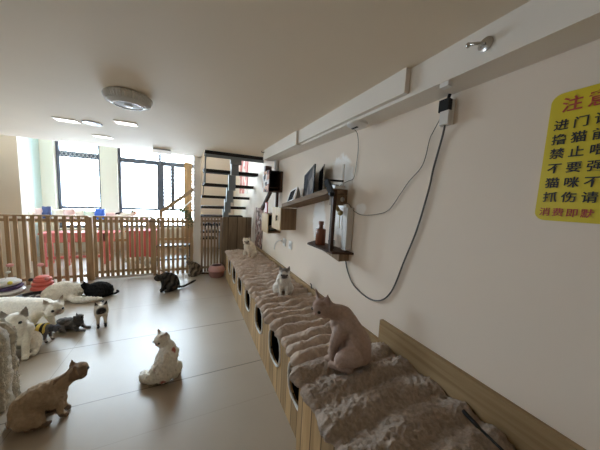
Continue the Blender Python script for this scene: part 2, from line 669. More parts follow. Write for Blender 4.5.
struct('ceiling', cm, M['ceil'])
struct('ceiling_upper', MB().box(-3.35, XR + 0.15, -4.15, 7.55, 4.6, 4.7), M['cream'])
bm_ = MB()
bm_.box(1.043, XR, -4.0, 3.5, 2.067, CZ).box(1.012, 1.043, 0.955, 2.30, 2.085, CZ).box(0.99, 1.043, 2.30, 3.5, 2.069, CZ)
struct('beam', bm_, M['beam'])
struct('column', MB().box(0.065, 0.19, 4.92, 5.05, 0, 4.6), M['beam'], bevel=0.004)
struct('trim_1', MB().box(-1.45, -0.5, 4.96, 5.1, 0, 0.035), M['white'], bevel=0.005)


def window(name, x0, x1, bars, y0=7.36, z0=0.58, z1=4.2):
    o = MB()
    y1, w = y0 + 0.08, 0.06
    o.box(x0, x0 + w, y0, y1, z0, z1).box(x1 - w, x1, y0, y1, z0, z1)
    o.box(x0 + w, x1 - w, y0, y1, z0, z0 + w).box(x0 + w, x1 - w, y0, y1, z1 - w, z1)
    for (a, b, c, d) in bars:
        o.box(a, b, y0 + 0.005, y1 - 0.005, c, d)
    win = struct(name, o, M['frame'])
    p = MB().box(x0 + w, x1 - w, y0 + 0.038, y0 + 0.042, z0 + w, z1 - w).build('pane', M['glass'], win)
    return win


w1 = window('window_1', -2.77, -1.95, [(-2.71, -2.01, 1.04, 1.1), (-2.71, -2.01, 2.235, 2.375)])
lat = MB()
for i in range(9):
    xa = -2.70 + i * 0.076
    lat.beam((xa, 7.355, 2.25), (xa + 0.07, 7.355, 2.365), 0.012, 0.022, (0, 1, 0))
    lat.beam((xa + 0.07, 7.355, 2.25), (xa, 7.355, 2.365), 0.012, 0.022, (0, 1, 0))
lat.build('lattice', P('pale_lattice', (0.45, 0.46, 0.50), 0.5), w1)
w2 = window('window_2', -1.62, 0.25, [(-1.56, 0.19, 2.235, 2.35), (-0.79, -0.63, 1.1, 2.235), (-0.745, -0.69, 2.35, 4.14),
                                      (-0.47, -0.38, 1.1, 2.235), (-1.56, 0.19, 1.04, 1.1), (-0.745, -0.69, 0.64, 1.04)])
w3 = MB()
w3.box(-3.31, -3.25, 2.4, 2.45, 1.25, 1.85).box(-3.31, -3.25, 2.95, 3.0, 1.25, 1.85).box(-3.31, -3.25, 2.45, 2.95, 1.25, 1.3).box(-3.31, -3.25, 2.45, 2.95, 1.8, 1.85)
w3o = struct('fill_window', w3, M['frame'])  # unseen window, added to brighten the right wall and ceiling
MB().box(-3.282, -3.278, 2.45, 2.95, 1.3, 1.8).build('pane', M['glass'], w3o)
gb = MB()
for i in range(12):
    z = 1.15 + i * 0.092
    gb.tube([(-0.63, 7.42, z), (0.19, 7.42, z)], 0.012, 8)
gb.build('guard_bar', P('blue_grey_bar', (0.10, 0.13, 0.17), 0.4), w2)

# ------------------------------------------------------------------ fences
FY = 4.915


def fence(label, cat, x0, x1, z0, z1, n, pw, posts=(), group='picket fence panels', mat=None, rails=(0.06, -0.05), y=FY):
    t = thing('fence_panel', label, cat, ((x0 + x1) / 2, y, 0), group)
    for i in range(n):
        c = x0 + pw / 2 + (x1 - x0 - pw) * i / (n - 1)
        j = random.uniform(-0.004, 0.004)
        w = pw * random.uniform(0.92, 1.06)
        MB().box(c + j - w / 2, c + j + w / 2, y - 0.011, y + 0.009, z0, z1 - 0.022).build('picket', mat or M['picket'], t, 0.002)
    MB().box(x0, x1, y - 0.02, y + 0.03, z1 - 0.022, z1).build('top_rail', mat or M['picket'], t, 0.003)
    MB().box(x0, x1, y + 0.009, y + 0.034, z1 - 0.1, z1 - 0.06).build('back_rail', mat or M['picket'], t, 0.003)
    MB().box(x0, x1, y + 0.009, y + 0.034, z0 + 0.06, z0 + 0.10).build('bottom_rail', mat or M['picket'], t, 0.003)
    for (a, b) in posts:
        MB().box(a, b, y - 0.02, y + 0.04, 0, z1 - 0.022).build('post', mat or M['picket'], t, 0.003)
    return t


fence('brown picket fence panel at the far left behind the ball track toys', 'fence', -3.18, -1.50, 0.0, 1.085, 19, 0.046, [(-1.50, -1.45)])
g = fence('brown picket gate above the white threshold strip, in the middle of the fence', 'gate', -1.435, -0.60, 0.045, 1.08, 12, 0.042, [(-0.60, -0.555)])
g.name = 'picket_gate'
MB().box(-0.66, -0.53, FY - 0.035, FY - 0.022, 0.985, 1.015).build('latch', M['oldwood'], g, 0.002)
fence('brown picket fence panel between the gate and the white column', 'fence', -0.54, 0.055, 0.0, 1.07, 8, 0.040, [(0.005, 0.05)])
g = fence('dark picket panel with black hooks, between white column and plywood', 'fence', 0.20, 0.585, 0.0, 1.09, 7, 0.036, mat=M['oldwood'])
hk = MB()
for i in range(5):
    x = 0.26 + i * 0.055
    z = 0.96 + 0.02 * (i % 2)
    hk.box(x, x + 0.03, FY - 0.03, FY - 0.0115, z - 0.06, z)
    hk.tube([(x + 0.015, FY - 0.028, z - 0.05), (x + 0.015, FY - 0.04, z - 0.10), (x + 0.015, FY - 0.06, z - 0.085)], 0.006, 6)
hk.build('hook_rack', M['black'], g)
tag(MB().box(0.59, 1.18, FY - 0.02, FY + 0.02, 0, 1.095).build('plywood_panel', M['ply'], bevel=0.003),
    'grey-brown plywood panel closing the space behind the far bench end', 'panel')

# ------------------------------------------------------------------ staircase
st = thing('staircase', 'modular staircase with dark treads on a grey steel spine', 'stairs', (0.69, 5.0, 0))
for i in range(9):
    y = 4.10 + 0.335 * i
    z = 2.19 - 0.2265 * i + (0.024 if i == 0 else 0)
    x0, x1 = 0.215, 1.165
    th = 0.055
    MB().box(x0, x1, y - 0.02, y + 0.25, z - th, z).build('tread', M['tread'], st, 0.006)
    if i == 0:
        MB().box(x0, x1, y - 0.025, y - 0.005, z - 0.10, z - th).build('riser', M['steel'], st, 0.002)
    yb = y + 0.115
    xc = 0.695 + 0.010 * i
    zl = max(0.0, z - th - 0.29)
    MB().box(xc - 0.06, xc + 0.06, yb - 0.055, yb + 0.055, zl, z - th).build('spine_module', M['steel'], st, 0.02)
    if i == 0:
        MB().box(xc - 0.09, xc + 0.09, yb - 0.13, yb - 0.07, z - 0.17, z + 0.005).build('bracket', M['steel'], st, 0.01)
MB().tube([(0.225, 4.13, 2.18), (0.225, 4.16, 1.72), (0.225, 4.78, 1.70)], 0.011, 8).build('baluster', M['steel'], st)
MB().tube([(0.235, 4.10, 2.19), (0.235, 4.42, 1.96), (0.235, 4.78, 1.72), (0.235, 5.09, 1.5)], 0.009, 8).build('side_rod', M['steel'], st)

po = MB().box(1.185, 1.1985, 5.45, 6.35, 1.60, 2.45).build('poster', M['posterred'])
tag(po, 'faded red and white poster on the wall behind the stair treads', 'poster')

# ------------------------------------------------------------------ benches
HOLES = [3.98, 3.54, 3.09, 2.61, 2.13, 1.655, 1.225]


def hole_outline(c, n=28, w=0.128, zb=0.215, zt=0.462):
    out = []
    zc, hz = (zb + zt) / 2, (zt - zb) / 2
    for k in range(n):
        a = 2 * PI * k / n
        ca, sa = math.cos(a), math.sin(a)
        out.append((c + w * math.copysign(abs(ca) ** 0.75, ca), zc + hz * math.copysign(abs(sa) ** 0.75, sa)))
    return out


bx = thing('cat_bench', 'long low slatted pine bench with arched cat holes along the right wall', 'bench', (0.9, 2.8, 0))
Y0, Y1 = 1.02, 4.45
holed_panel([(Y0, 0), (Y1, 0), (Y1, 0.468), (Y0, 0.468)], [hole_outline(c) for c in HOLES], 0.61, 0.02).build('front_panel', M['plank'], bx)
MB().box(0.61, 1.165, Y0, Y1, 0.468, 0.484).build('top_board', M['pine'], bx, 0.002)
MB().box(0.63, 1.165, Y1 - 0.02, Y1, 0, 0.468).build('end_panel', M['pineZ'], bx)
MB().box(0.63, 1.165, Y0, Y0 + 0.02, 0, 0.468).build('end_panel', M['pineZ'], bx)
MB().box(1.15, 1.165, Y0 + 0.02, Y1 - 0.02, 0, 0.468).build('back_panel', M['inner_dark'], bx)
for i, c in enumerate(HOLES):
    ol = hole_outline(c, 40, 0.130, 0.213, 0.464)
    pts = []
    for (a, b) in ol + ol[:1]:
        pts.append((0.608, a, b))
    rr = [0.008 + 0.004 * noise.noise((a * 60, b * 60, i)) for (_, a, b) in pts]
    MB().tube(pts, 0.01, 8, cap=False, radii=rr).build('hole_edging', M['plush_edge'], bx, smooth='all')
    MB().box(0.64, 1.145, c + 0.215, c + 0.225, 0, 0.465).build('divider', M['inner_dark'], bx) if i else None
MB().box(0.66, 1.145, Y0 + 0.03, Y1 - 0.03, 0.003, 0.012).build('inner_dark_floor', M['inner_dark'], bx)  # black sheet over the floor, standing for the shade inside

b2 = thing('end_bench', 'taller slatted pine bench under the hairless cat', 'bench', (0.86, 0.3, 0))
MB().box(0.515, 0.535, -1.2, 1.005, 0, 0.545).build('front_panel', M['plank'], b2)
MB().box(0.535, 1.165, 0.985, 1.005, 0, 0.545).build('end_panel', M['pineZ'], b2)
MB().box(0.535, 1.165, -1.2, -1.18, 0, 0.545).build('end_panel', M['pineZ'], b2)
MB().box(0.515, 1.165, -1.2, 1.005, 0.545, 0.56).build('top_board', M['pine'], b2, 0.002)

tag(MB().box(1.17, 1.198, -1.2, 1.137, 0.42, 0.722).build('backboard', M['pine'], bevel=0.002),
    'tall pine board on the wall behind the nearer, higher bench', 'board')
tag(MB().box(1.17, 1.198, 1.14, 4.47, 0.36, 0.572).build('backboard', M['pine'], bevel=0.002),
    'long narrow pine board on the wall behind the far low bench', 'board')
ck = thing('wall_clip', 'small dark metal clip on top of the long pine board', 'clip', (1.185, 2.14, 0.572))
MB().box(1.172, 1.196, 2.125, 2.16, 0.572, 0.579).build('plate', M['silver'], ck)
MB().tube([(1.18, 2.14, 0.578), (1.178, 2.14, 0.61), (1.165, 2.14, 0.625)], 0.006, 8).build('pin', M['black'], ck)


def rug(name, label, x0, x1, y0, y1, z, pitch, amp, drop, step, fuzz, seed, mat, out=0.025, wig=0.012, back=0.0, sharp=True):
    nv = int((y1 - y0) / step)
    nu = int((x1 - x0) / step)
    nd = max(3, int(drop / step))
    b = bmesh.new()
    rows = []
    for j in range(nv + 1):
        y = y0 + (y1 - y0) * j / nv
        row = []
        for i in range(-nd, nu + 1):
            if i < 0:
                t = -i / nd
                x = x0 - out * math.sin(min(1, t * 1.6) * PI / 2)
                zz = -drop * t ** 1.15
            else:
                x = x0 + (x1 - x0) * i / nu
                zz = 0.0
            nx = -1 if i < 0 else 0
            w = wig * noise.noise((x * 4, y * 3, seed)) + 0.35 * wig * noise.noise((x * 15, y * 9, seed + 4))
            ph = (y + w) / pitch
            s = abs(math.sin(PI * ph)) if sharp else 0.5 + 0.5 * math.cos(2 * PI * ph)
            h = amp * s ** 0.7
            mod = 0.75 + 0.5 * noise.noise((x * 9, y * 5, seed + 9))
            h *= mod
            h += fuzz * (noise.fractal((x * 42, y * 42, seed), 0.7, 2.2, 4)) + 0.4 * fuzz * noise.noise((x * 150, y * 150, seed + 2))
            h += back * max(0, (x - x0) / (x1 - x0)) ** 1.6
            if i < 0:
                e = -(out * 0.2 + h) * 0.8
                row.append(b.verts.new((x + e, y, z + zz + 0.006 + 0.6 * h * (1 - (-i / nd)))))
            else:
                edge = 0.012 if (j in (0, nv)) else 0
                row.append(b.verts.new((x, y, z + 0.008 + h - edge)))
        rows.append(row)
    for r1, r2 in zip(rows, rows[1:]):
        for k in range(len(r1) - 1):
            b.faces.new((r1[k], r1[k + 1], r2[k + 1], r2[k]))
    # close the ends and the back down to the bench
    ex = [e for e in b.edges if len(e.link_faces) == 1]
    r = bmesh.ops.extrude_edge_only(b, edges=ex)
    for v in [q for q in r['geom'] if isinstance(q, bmesh.types.BMVert)]:
        if v.co.x > x0 - 0.005:
            v.co.z = z + 0.001
        else:
            v.co.x = x0 - 0.002
    mb = MB()
    mb.b.free()
    mb.b = b
    o = mb.build(name, mat, smooth='all')
    return tag(o, label, 'rug', 'ridged plush bench rugs')


rug('plush_rug', 'beige ridged plush rug along the long low bench', 0.618, 1.162, 1.01, 4.45, 0.485, 0.108, 0.066, 0.012, 0.0070, 0.007, 3.3, M['plush'], 0.006, 0.04)
rug('plush_rug', 'beige shaggy plush rug with broad waves on the higher bench, under the hairless cat', 0.524, 1.165, -0.5, 1.12, 0.560, 0.150, 0.034, 0.015, 0.0055, 0.011, 8.1, M['plush_near'], 0.012, 0.05, 0.0, False)

# plush-covered stool at the left edge
def plush_stool():
    b = bmesh.new()
    cx, cy = -1.45, 2.17
    a, c, H, R = 0.315, 0.16, 0.57, 0.09
    nth, rings = 420, []
    prof = [(1.0, z) for z in [0.0, 0.02, 0.05] + [0.05 + 0.012 * k for k in range(1, 37)]]
    zt = prof[-1][1]
    for k in range(1, 15):
        q = k / 14 * PI / 2
        prof.append((1.0 - R / a * (1 - math.cos(q)), zt + R * math.sin(q)))
    last = prof[-1][0]
    for k in range(1, 24):
        prof.append((last * (1 - k / 24), zt + R))
    per = 2 * PI * 0.33 * 1.1
    n_r = 34
    for (s, z) in prof:
        ring = []
        for k in range(nth):
            th = 2 * PI * k / nth
            ct, sn = math.cos(th), math.sin(th)
            ex = math.copysign(abs(ct) ** 0.55, ct)
            ey = math.copysign(abs(sn) ** 0.55, sn)
            w = 0.5 * noise.noise((ct * 3, sn * 3, z * 3))
            rg = (0.5 + 0.5 * math.cos(n_r * th + w)) ** 0.75
            amp = 0.034 * min(1, s * 1.4)
            x, y = cx + a * ex * s, cy + c * ey * s
            f = 0.012 * noise.fractal((x * 40, y * 40, z * 40), 0.7, 2.2, 4) + 0.006 * noise.noise((x * 110, y * 110, z * 110))
            h = amp * rg * (0.8 + 0.4 * noise.noise((x * 8, y * 8, z * 10))) + f
            side = 1.0 if z < zt else max(0.0, 1 - (z - zt) / R)
            ring.append(b.verts.new((x + h * side * ct, y + h * side * sn, z + h * (1 - side) * (1 if z > zt else 0))))
        rings.append(ring)
    for r1, r2 in zip(rings, rings[1:]):
        for k in range(nth):
            b.faces.new((r1[k], r1[(k + 1) % nth], r2[(k + 1) % nth], r2[k]))
    b.faces.new(rings[-1])
    b.faces.new(rings[0][::-1])
    mb = MB()
    mb.b.free()
    mb.b = b
    o = mb.build('plush_stool', M['plush_cream'], smooth='all')
    tag(o, 'cream ridged plush covered stool at the left edge, behind the tan sitting cat', 'stool')


plush_stool()


# ------------------------------------------------------------------ cats
def hm(c, yaw=0, pitch=0, roll=0, s=1.0):
    return (Matrix.Translation(c) @ Matrix.Rotation(math.radians(yaw), 4, 'Z') @ Matrix.Rotation(math.radians(-pitch), 4, 'Y')
            @ Matrix.Rotation(math.radians(roll), 4, 'X') @ Matrix.Scale(s, 4))


def sit_pose(lean=0.0, tail=1, headc=None, fat=1.0, leg=1.0, tailpts=None, hunch=0.0, shoulder=0.0, neck=0.056):
    """cat seated, facing +x; unit height about 0.42"""
    hx = 0.085 + lean
    hc = headc or (hx, 0, 0.315 - 0.25 * lean)
    hv = Vector(hc)
    L = lean
    ch = [
        [(-0.085, 0, 0.088, 0.088 * fat), (-0.07, 0, 0.155, 0.092 * fat), (-0.03 + L * 0.35 - hunch, 0, 0.215, 0.080 * fat), (0.018 + L * 0.65, 0, 0.25 - 0.12 * L + shoulder, 0.067 * fat), (0.5 * (0.02 + L * 0.65) + 0.5 * (hv.x - 0.01), hv.y * 0.5, 0.5 * (0.262 - 0.1 * L + shoulder) + 0.5 * (hv.z - 0.02), neck), (hv.x - 0.018, hv.y, hv.z - 0.012, 0.048)],
        [(0.01 + L * 0.6, 0, 0.13, 0.055 * fat), (0.038 + L * 0.65, 0, 0.185 - 0.1 * L, 0.052 * fat), (0.048 + L * 0.7, hv.y * 0.4, 0.235 - 0.1 * L, 0.046)],
    ]
    for s in (-1, 1):
        ch.append([(0.02 + L * 0.6, s * 0.045, 0.21 - 0.1 * L, 0.046), (0.055 + L * 0.6, s * 0.040, 0.12, 0.027), (0.062 + L * 0.6, s * 0.036, 0.04, 0.021), (0.086 + L * 0.6, s * 0.036, 0.018, 0.021)])
        ch.append([(-0.06, s * 0.06, 0.09, 0.070 * fat), (-0.02, s * 0.075, 0.085, 0.056 * fat), (0.0, s * 0.078, 0.06, 0.042)])
        ch.append([(-0.05, s * 0.080, 0.024, 0.023), (0.01, s * 0.082, 0.021, 0.021), (0.055, s * 0.078, 0.018, 0.019)])
    if tailpts is None:
        tailpts = [(-0.15, 0, 0.04, 0.023), (-0.19, tail * 0.04, 0.022, 0.02), (-0.17, tail * 0.10, 0.019, 0.018), (-0.09, tail * 0.135, 0.017, 0.016), (0.01, tail * 0.13, 0.016, 0.013)]
    ch.append(tailpts)
    return ch, hc


def stand_pose(fat=1.0, headc=(0.27, 0, 0.32), tailpts=None, step=0.0, L=1.0):
    hv = Vector(headc)
    ch = [[(-0.17 * L, 0, 0.225, 0.072 * fat), (-0.06 * L, 0, 0.225, 0.080 * fat), (0.06 * L, 0, 0.225, 0.078 * fat), (0.15 * L, 0, 0.235, 0.066 * fat), (0.19 * L, hv.y * 0.3, 0.26 + 0.2 * (hv.z - 0.32), 0.052 * fat), (hv.x - 0.02, hv.y, hv.z - 0.01, 0.044)]]
    for s in (-1, 1):
        d = step * s
        ch.append([(0.15 * L, s * 0.042, 0.20, 0.042 * fat), (0.145 * L + d * 0.5, s * 0.045, 0.115, 0.025), (0.15 * L + d, s * 0.043, 0.04, 0.019), (0.172 * L + d, s * 0.043, 0.017, 0.02)])
        ch.append([(-0.17 * L, s * 0.045, 0.20, 0.058 * fat), (-0.145 * L - d * 0.4, s * 0.055, 0.135, 0.038), (-0.205 * L - d, s * 0.05, 0.085, 0.021), (-0.195 * L - d, s * 0.05, 0.03, 0.018), (-0.17 * L - d, s * 0.05, 0.016, 0.019)])
    if tailpts is None:
        tailpts = [(-0.23 * L, 0, 0.25, 0.022), (-0.32 * L, 0, 0.28, 0.019), (-0.42 * L, 0.02, 0.26, 0.016), (-0.5 * L, 0.04, 0.25, 0.012)]
    ch.append(tailpts)
    return ch, headc


def loaf_pose(fat=1.0, headc=(0.20, 0, 0.17), tailpts=None, L=1.0):
    hv = Vector(headc)
    ch = [[(-0.15 * L, 0, 0.085, 0.080 * fat), (-0.05 * L, 0, 0.10, 0.088 * fat), (0.06 * L, 0, 0.10, 0.078 * fat), (0.13 * L, hv.y * 0.3, 0.12, 0.058 * fat), (hv.x - 0.02, hv.y, hv.z - 0.01, 0.044)]]
    for s in (-1, 1):
        ch.append([(0.10 * L, s * 0.055, 0.07, 0.035), (0.15 * L, s * 0.055, 0.025, 0.022), (0.24 * L, s * 0.045, 0.017, 0.018)])
        ch.append([(-0.12 * L, s * 0.075, 0.07, 0.058 * fat), (-0.05 * L, s * 0.09, 0.05, 0.04), (0.0, s * 0.095, 0.018, 0.018)])
    if tailpts is None:
        tailpts = [(-0.22 * L, 0, 0.04, 0.022), (-0.28 * L, 0.06, 0.02, 0.018), (-0.24 * L, 0.15, 0.017, 0.016), (-0.12 * L, 0.18, 0.016, 0.012)]
    ch.append(tailpts)
    return ch, headc


def make_cat(label, loc, heading, pose, head, color, s=1.0, fluff=0.003, voxel=0.0065, mat=None, eyes='dark_eye', nose=True, ear=1.0, group='cats in the room', cheek=1.0):
    """pose=(chains, head centre) in cat space (faces +x); head=(yaw,pitch,roll,scale); color(p, hp)->rgb"""
    chains, hc = pose
    b = MB()
    for c in chains:
        pts = [Vector(q[:3]) for q in c]
        rs = [Vector((q[3], 0, 0)) for q in c]
        P_, R_ = crom(pts, 10), crom(rs, 10)
        for q, r in zip(P_, R_):
            b.ball(q, max(0.008, r.x), 2)
    H = hm(hc, *head[:3], s=head[3])
    parts = [((0, 0, 0), 0.050, (1.0, 0.98, 0.92)), ((0.02, 0.020, -0.016), 0.029 * cheek, (1, 1, 1)), ((0.02, -0.020, -0.016), 0.029 * cheek, (1, 1, 1)),
             ((0.035, 0, -0.016), 0.021, (1, 1.15, 0.85)), ((0.028, 0, -0.028), 0.017, (1, 1, 1)), ((0.02, 0, 0.01), 0.042, (1, 1, 1))]
    for (q, r, sc) in parts:
        b.ball((0, 0, 0), 1, 2, rot=H @ Matrix.Translation(q) @ Matrix.Diagonal((*[r * k for k in sc], 1)))
    for sd in (-1, 1):
        tri = [(0.016, sd * 0.006, 0.036), (0.004, sd * 0.058, -0.002), (-0.034, sd * 0.030, 0.016), (-0.008, sd * 0.047 * (0.8 + 0.2 * ear), 0.042 + 0.038 * ear)]
        vs = [b.b.verts.new(H @ Vector(q)) for q in tri]
        for f in ((0, 1, 2), (0, 1, 3), (1, 2, 3), (0, 2, 3)):
            ff = [vs[i] for i in f]
            b.b.faces.new(ff)
    bmesh.ops.recalc_face_normals(b.b, faces=b.b.faces)
    me = bpy.data.meshes.new('tmp')
    b.b.to_mesh(me)
    b.b.free()
    me.transform(Matrix.Scale(s, 4))
    ob = bpy.data.objects.new('tmp', me)
    COL.objects.link(ob)
    md = ob.modifiers.new('r', 'REMESH')
    md.mode = 'VOXEL'
    md.voxel_size = voxel * max(0.8, s)
    md.use_smooth_shade = True
    sm = ob.modifiers.new('s', 'SMOOTH')
    sm.factor = 0.5
    sm.iterations = 3
    dg = bpy.context.evaluated_depsgraph_get()
    out = bpy.data.meshes.new_from_object(ob.evaluated_get(dg))
    bpy.data.objects.remove(ob)
    bpy.data.meshes.remove(me)
    Hs = Matrix.Scale(s, 4) @ H
    Hi = Hs.inverted()
    # fluff and colour
    co = [v.co.copy() for v in out.vertices]
    no = [v.normal.copy() for v in out.vertices]
    zmin = min(c.z for c in co)
    for v, c, n in zip(out.vertices, co, no):
        hp = Hi @ c
        k = 0.3 if hp.length < 0.09 else 1.0
        f = fluff * k * (noise.fractal((c.x * 45, c.y * 45, c.z * 28), 0.8, 2.1, 4))
        nn = c + n * f
        nn.z = max(nn.z, 0.0) - 0.0
        v.co = nn
    at = out.color_attributes.new('fur', 'FLOAT_COLOR', 'POINT')
    for i, c in enumerate(co):
        hp = Hi @ c
        j = Vector((noise.noise(c * 30), noise.noise(c * 30 + Vector((5, 0, 0))), noise.noise(c * 30 + Vector((0, 5, 0))))) * 0.008
        col = color((c + j) / s, hp + j)
        at.data[i].color = (*col, 1)
    for p in out.polygons:
        p.use_smooth = True
    out.name = 'cat'
    out.materials.clear()
    out.materials.append(mat or M['fur'])
    o = bpy.data.objects.new('cat', out)
    COL.objects.link(o)
    o.location = loc
    o.rotation_euler = (0, 0, heading)
    o['base'] = (0, 0, 0)
    tag(o, label, 'cat', group)
    bv = BVHTree.FromPolygons([v.co for v in out.vertices], [p.vertices[:] for p in out.polygons])
    org = Hs @ Vector((0.012, 0, 0))

    def hit(d):
        dd = (Hs.to_3x3() @ Vector(d)).normalized()
        h = bv.ray_cast(Hs @ Vector((0.012, 0, 0)) + dd * 0.3, -dd)
        return h[0] if h[0] is not None else org + dd * 0.045
    hsc = head[3] * s
    for sd in (-1, 1):
        p = hit((1, sd * 0.62, 0.20))
        q = MB().ball(p, 0.0085 * hsc, 2)
        q.build('eye', M[eyes] if eyes in M else M['eye'], o, smooth='all')
    if nose:
        p = hit((1, 0, -0.18))
        MB().ball(p, 0.0062 * hsc, 2, (0.8, 1.2, 0.8)).build('nose', M['nose'] if nose is True else M[nose], o, smooth='all')
    return o


M['dark_eye'] = M['eye']


def lerp(a, b, t):
    t = max(0.0, min(1.0, t))
    return tuple(x + (y - x) * t for x, y in zip(a, b))


def sstep(e0, e1, x):
    t = max(0.0, min(1.0, (x - e0) / (e1 - e0)))
    return t * t * (3 - 2 * t)


WHITE = (0.86, 0.82, 0.74)
CREAM = (0.80, 0.71, 0.58)
GREY = (0.20, 0.185, 0.18)
DARK = (0.035, 0.028, 0.025)


def points(base, pt, mask=0.030, ears=True, paws=0.0, tail=None, soft=0.02, top=None, mc=(0.055, 0, -0.004)):
    mcv = Vector(mc)

    def f(p, hp):
        c = base
        d = (hp - mcv).length
        if hp.length < 0.12:
            c = lerp(pt, c, sstep(mask, mask + soft, d))
            if ears and hp.z > 0.038 and abs(hp.y) > 0.012:
                c = lerp(c, pt, sstep(0.038, 0.052, hp.z))
            if top and hp.z > 0.022 and hp.x < 0.045:
                c = lerp(c, top, sstep(0.018, 0.034, hp.z))
        elif paws and p.z < paws:
            c = lerp(pt, c, sstep(paws * 0.6, paws, p.z))
        if tail and p.x < tail:
            c = lerp(c, pt, sstep(0, 0.02, tail - p.x))
        return c
    return f


def tabby(base, stripe, freq=70, belly=None):
    def f(p, hp):
        k = 0.5 + 0.5 * math.sin(freq * (p.x * 0.9 + p.z * 0.5) + 3 * noise.noise(p * 12))
        c = lerp(base, stripe, sstep(0.45, 0.75, k))
        if hp.length < 0.08:
            c = lerp(base, stripe, sstep(0.5, 0.8, 0.5 + 0.5 * math.sin(130 * hp.y)))
            if hp.x > 0.04 and hp.z < -0.01:
                c = lerp(c, belly or base, 0.7)
        return c
    return f


def solid(c, k=0.15):
    def f(p, hp):
        t = 1 + k * noise.noise(p * 14)
        return tuple(q * t for q in c)
    return f


def patches(base, spots):
    def f(p, hp):
        c = base
        for (q, r, cc, inhead) in spots:
            d = ((hp if inhead else p) - Vector(q)).length
            if inhead and hp.length > 0.13:
                continue
            c = lerp(cc, c, sstep(r * 0.85, r * 1.15, d))
        return c
    return f


def ang(dx, dy):
    return math.atan2(dy, dx)


# hairless cat on the near rug
def skin_fn(p, hp):
    c = (0.44, 0.325, 0.27)
    if hp.length < 0.11 and hp.z > 0.035 and hp.x > -0.012:
        c = lerp(c, (0.30, 0.19, 0.16), 0.6)
    return c


make_cat('hairless taupe cat sitting upright on the near shaggy rug', (0.805, 1.03, 0.583), ang(-0.68, 0.73),
         sit_pose(headc=(0.130, 0.035, 0.330), fat=0.82, neck=0.046, tailpts=[(-0.13, -0.02, 0.04, 0.02), (-0.13, -0.08, 0.022, 0.016), (-0.06, -0.115, 0.018, 0.014), (0.02, -0.12, 0.016, 0.012)], shoulder=0.035),
         (58, -20, 0, 1.15), skin_fn, s=0.98, fluff=0.0004, ear=1.4, voxel=0.006)

# white cat with grey cap, in the middle of the low bench
make_cat('white cat with grey cap and dark muzzle sitting mid-bench, facing the camera', (0.885, 2.21, 0.50), ang(-0.55, -1.7),
         sit_pose(fat=1.0, tailpts=[(-0.14, 0, 0.04, 0.022), (-0.19, 0.02, 0.022, 0.018), (-0.25, 0.05, 0.02, 0.014)]), (-4, -14, 0, 1.3), points((0.70, 0.66, 0.60), (0.15, 0.13, 0.12), 0.022, True, top=(0.25, 0.22, 0.20), mc=(0.062, 0, -0.012)), s=0.85, eyes='eye', nose='dnose', voxel=0.007)

# cream cat at the far end of the bench
make_cat('cream white cat sitting at the far end of the bench', (0.90, 3.87, 0.50), ang(-0.75, -0.75),
         sit_pose(fat=1.0, tail=-1), (36, -6, 0, 1.3), points((0.74, 0.65, 0.53), (0.30, 0.23, 0.18), 0.012, True), s=0.93, voxel=0.007)

# long-haired white cat on the floor, back turned
vest_red = (0.45, 0.14, 0.12)
ch, hc = sit_pose(headc=(0.03, 0.05, 0.335), fat=1.0, tailpts=[(-0.11, 0.05, 0.05, 0.035), (-0.10, 0.11, 0.05, 0.045), (-0.075, 0.16, 0.05, 0.045), (-0.03, 0.19, 0.045, 0.032), (0.01, 0.20, 0.04, 0.02)])


def vest_fn(p, hp):
    c = points((0.80, 0.755, 0.67), (0.34, 0.27, 0.22), 0.010, True)(p, hp)
    if hp.length > 0.085:
        for (q, r) in (((-0.03, -0.07, 0.26), 0.030), ((-0.12, 0.055, 0.15), 0.026), ((-0.15, -0.01, 0.05), 0.03)):
            c = lerp(vest_red, c, sstep(r * 0.5, r, (p - Vector(q)).length))
    return c


make_cat('fluffy white cat with red spots on its back sitting alone mid-floor, looking over its shoulder', (-0.165, 2.09, 0), ang(0.25, 1.0), (ch, hc), (148, -8, 0, 1.25),
         vest_fn, s=0.90, fluff=0.009)

# tan cat at the lower left
TAN = (0.47, 0.35, 0.235)


def tan_fn(p, hp):
    c = lerp(TAN, (0.36, 0.26, 0.17), 0.5 + 0.5 * noise.noise(p * 10))
    if hp.length < 0.10:
        c = lerp((0.38, 0.275, 0.18), (0.22, 0.145, 0.095), sstep(0.45, 0.8, 0.5 + 0.5 * math.sin(120 * hp.y)))
        if hp.z > 0.04:
            c = lerp(c, (0.20, 0.13, 0.09), 0.6)
    elif p.z < 0.035:
        c = (0.22, 0.155, 0.11)
    return c


make_cat('tan tabby cat leaning forward beside the plush stool, lower left', (-0.865, 1.935, 0), ang(0.98, 0.10),
         sit_pose(lean=0.09, headc=(0.205, 0, 0.325), fat=1.05), (22, 4, 0, 1.3), tan_fn, s=0.84, fluff=0.007)

# big white cat walking
make_cat('large white cat walking in front of the black tray, head low', (-1.555, 3.22, 0), ang(0.88, -0.36),
         stand_pose(fat=1.0, headc=(0.265, -0.01, 0.235), step=0.055, L=1.1), (-25, -10, 0, 1.2), points((0.84, 0.78, 0.67), (0.36, 0.29, 0.23), 0.012, True), s=1.30, fluff=0.005, voxel=0.008, ear=1.1)

# white cat with grey brow behind the stool
make_cat('white cat with a frowning grey face sitting behind the plush stool', (-1.37, 2.80, 0), ang(0.35, -1.0), sit_pose(fat=0.80, tail=-1), (0, -4, 0, 1.3),
         patches((0.82, 0.77, 0.67), [((0.0, 0.045, 0.045), 0.030, (0.28, 0.24, 0.20), True), ((0.0, -0.045, 0.045), 0.030, (0.28, 0.24, 0.20), True)]), s=1.18, fluff=0.005)


# kitten in the striped costume
def kit_fn(p, hp):
    if hp.length < 0.075:
        return (0.085, 0.085, 0.10)
    if p.z < 0.07:
        return (0.55, 0.50, 0.44) if p.z > 0.03 else (0.10, 0.08, 0.07)
    return (0.16, 0.15, 0.15)


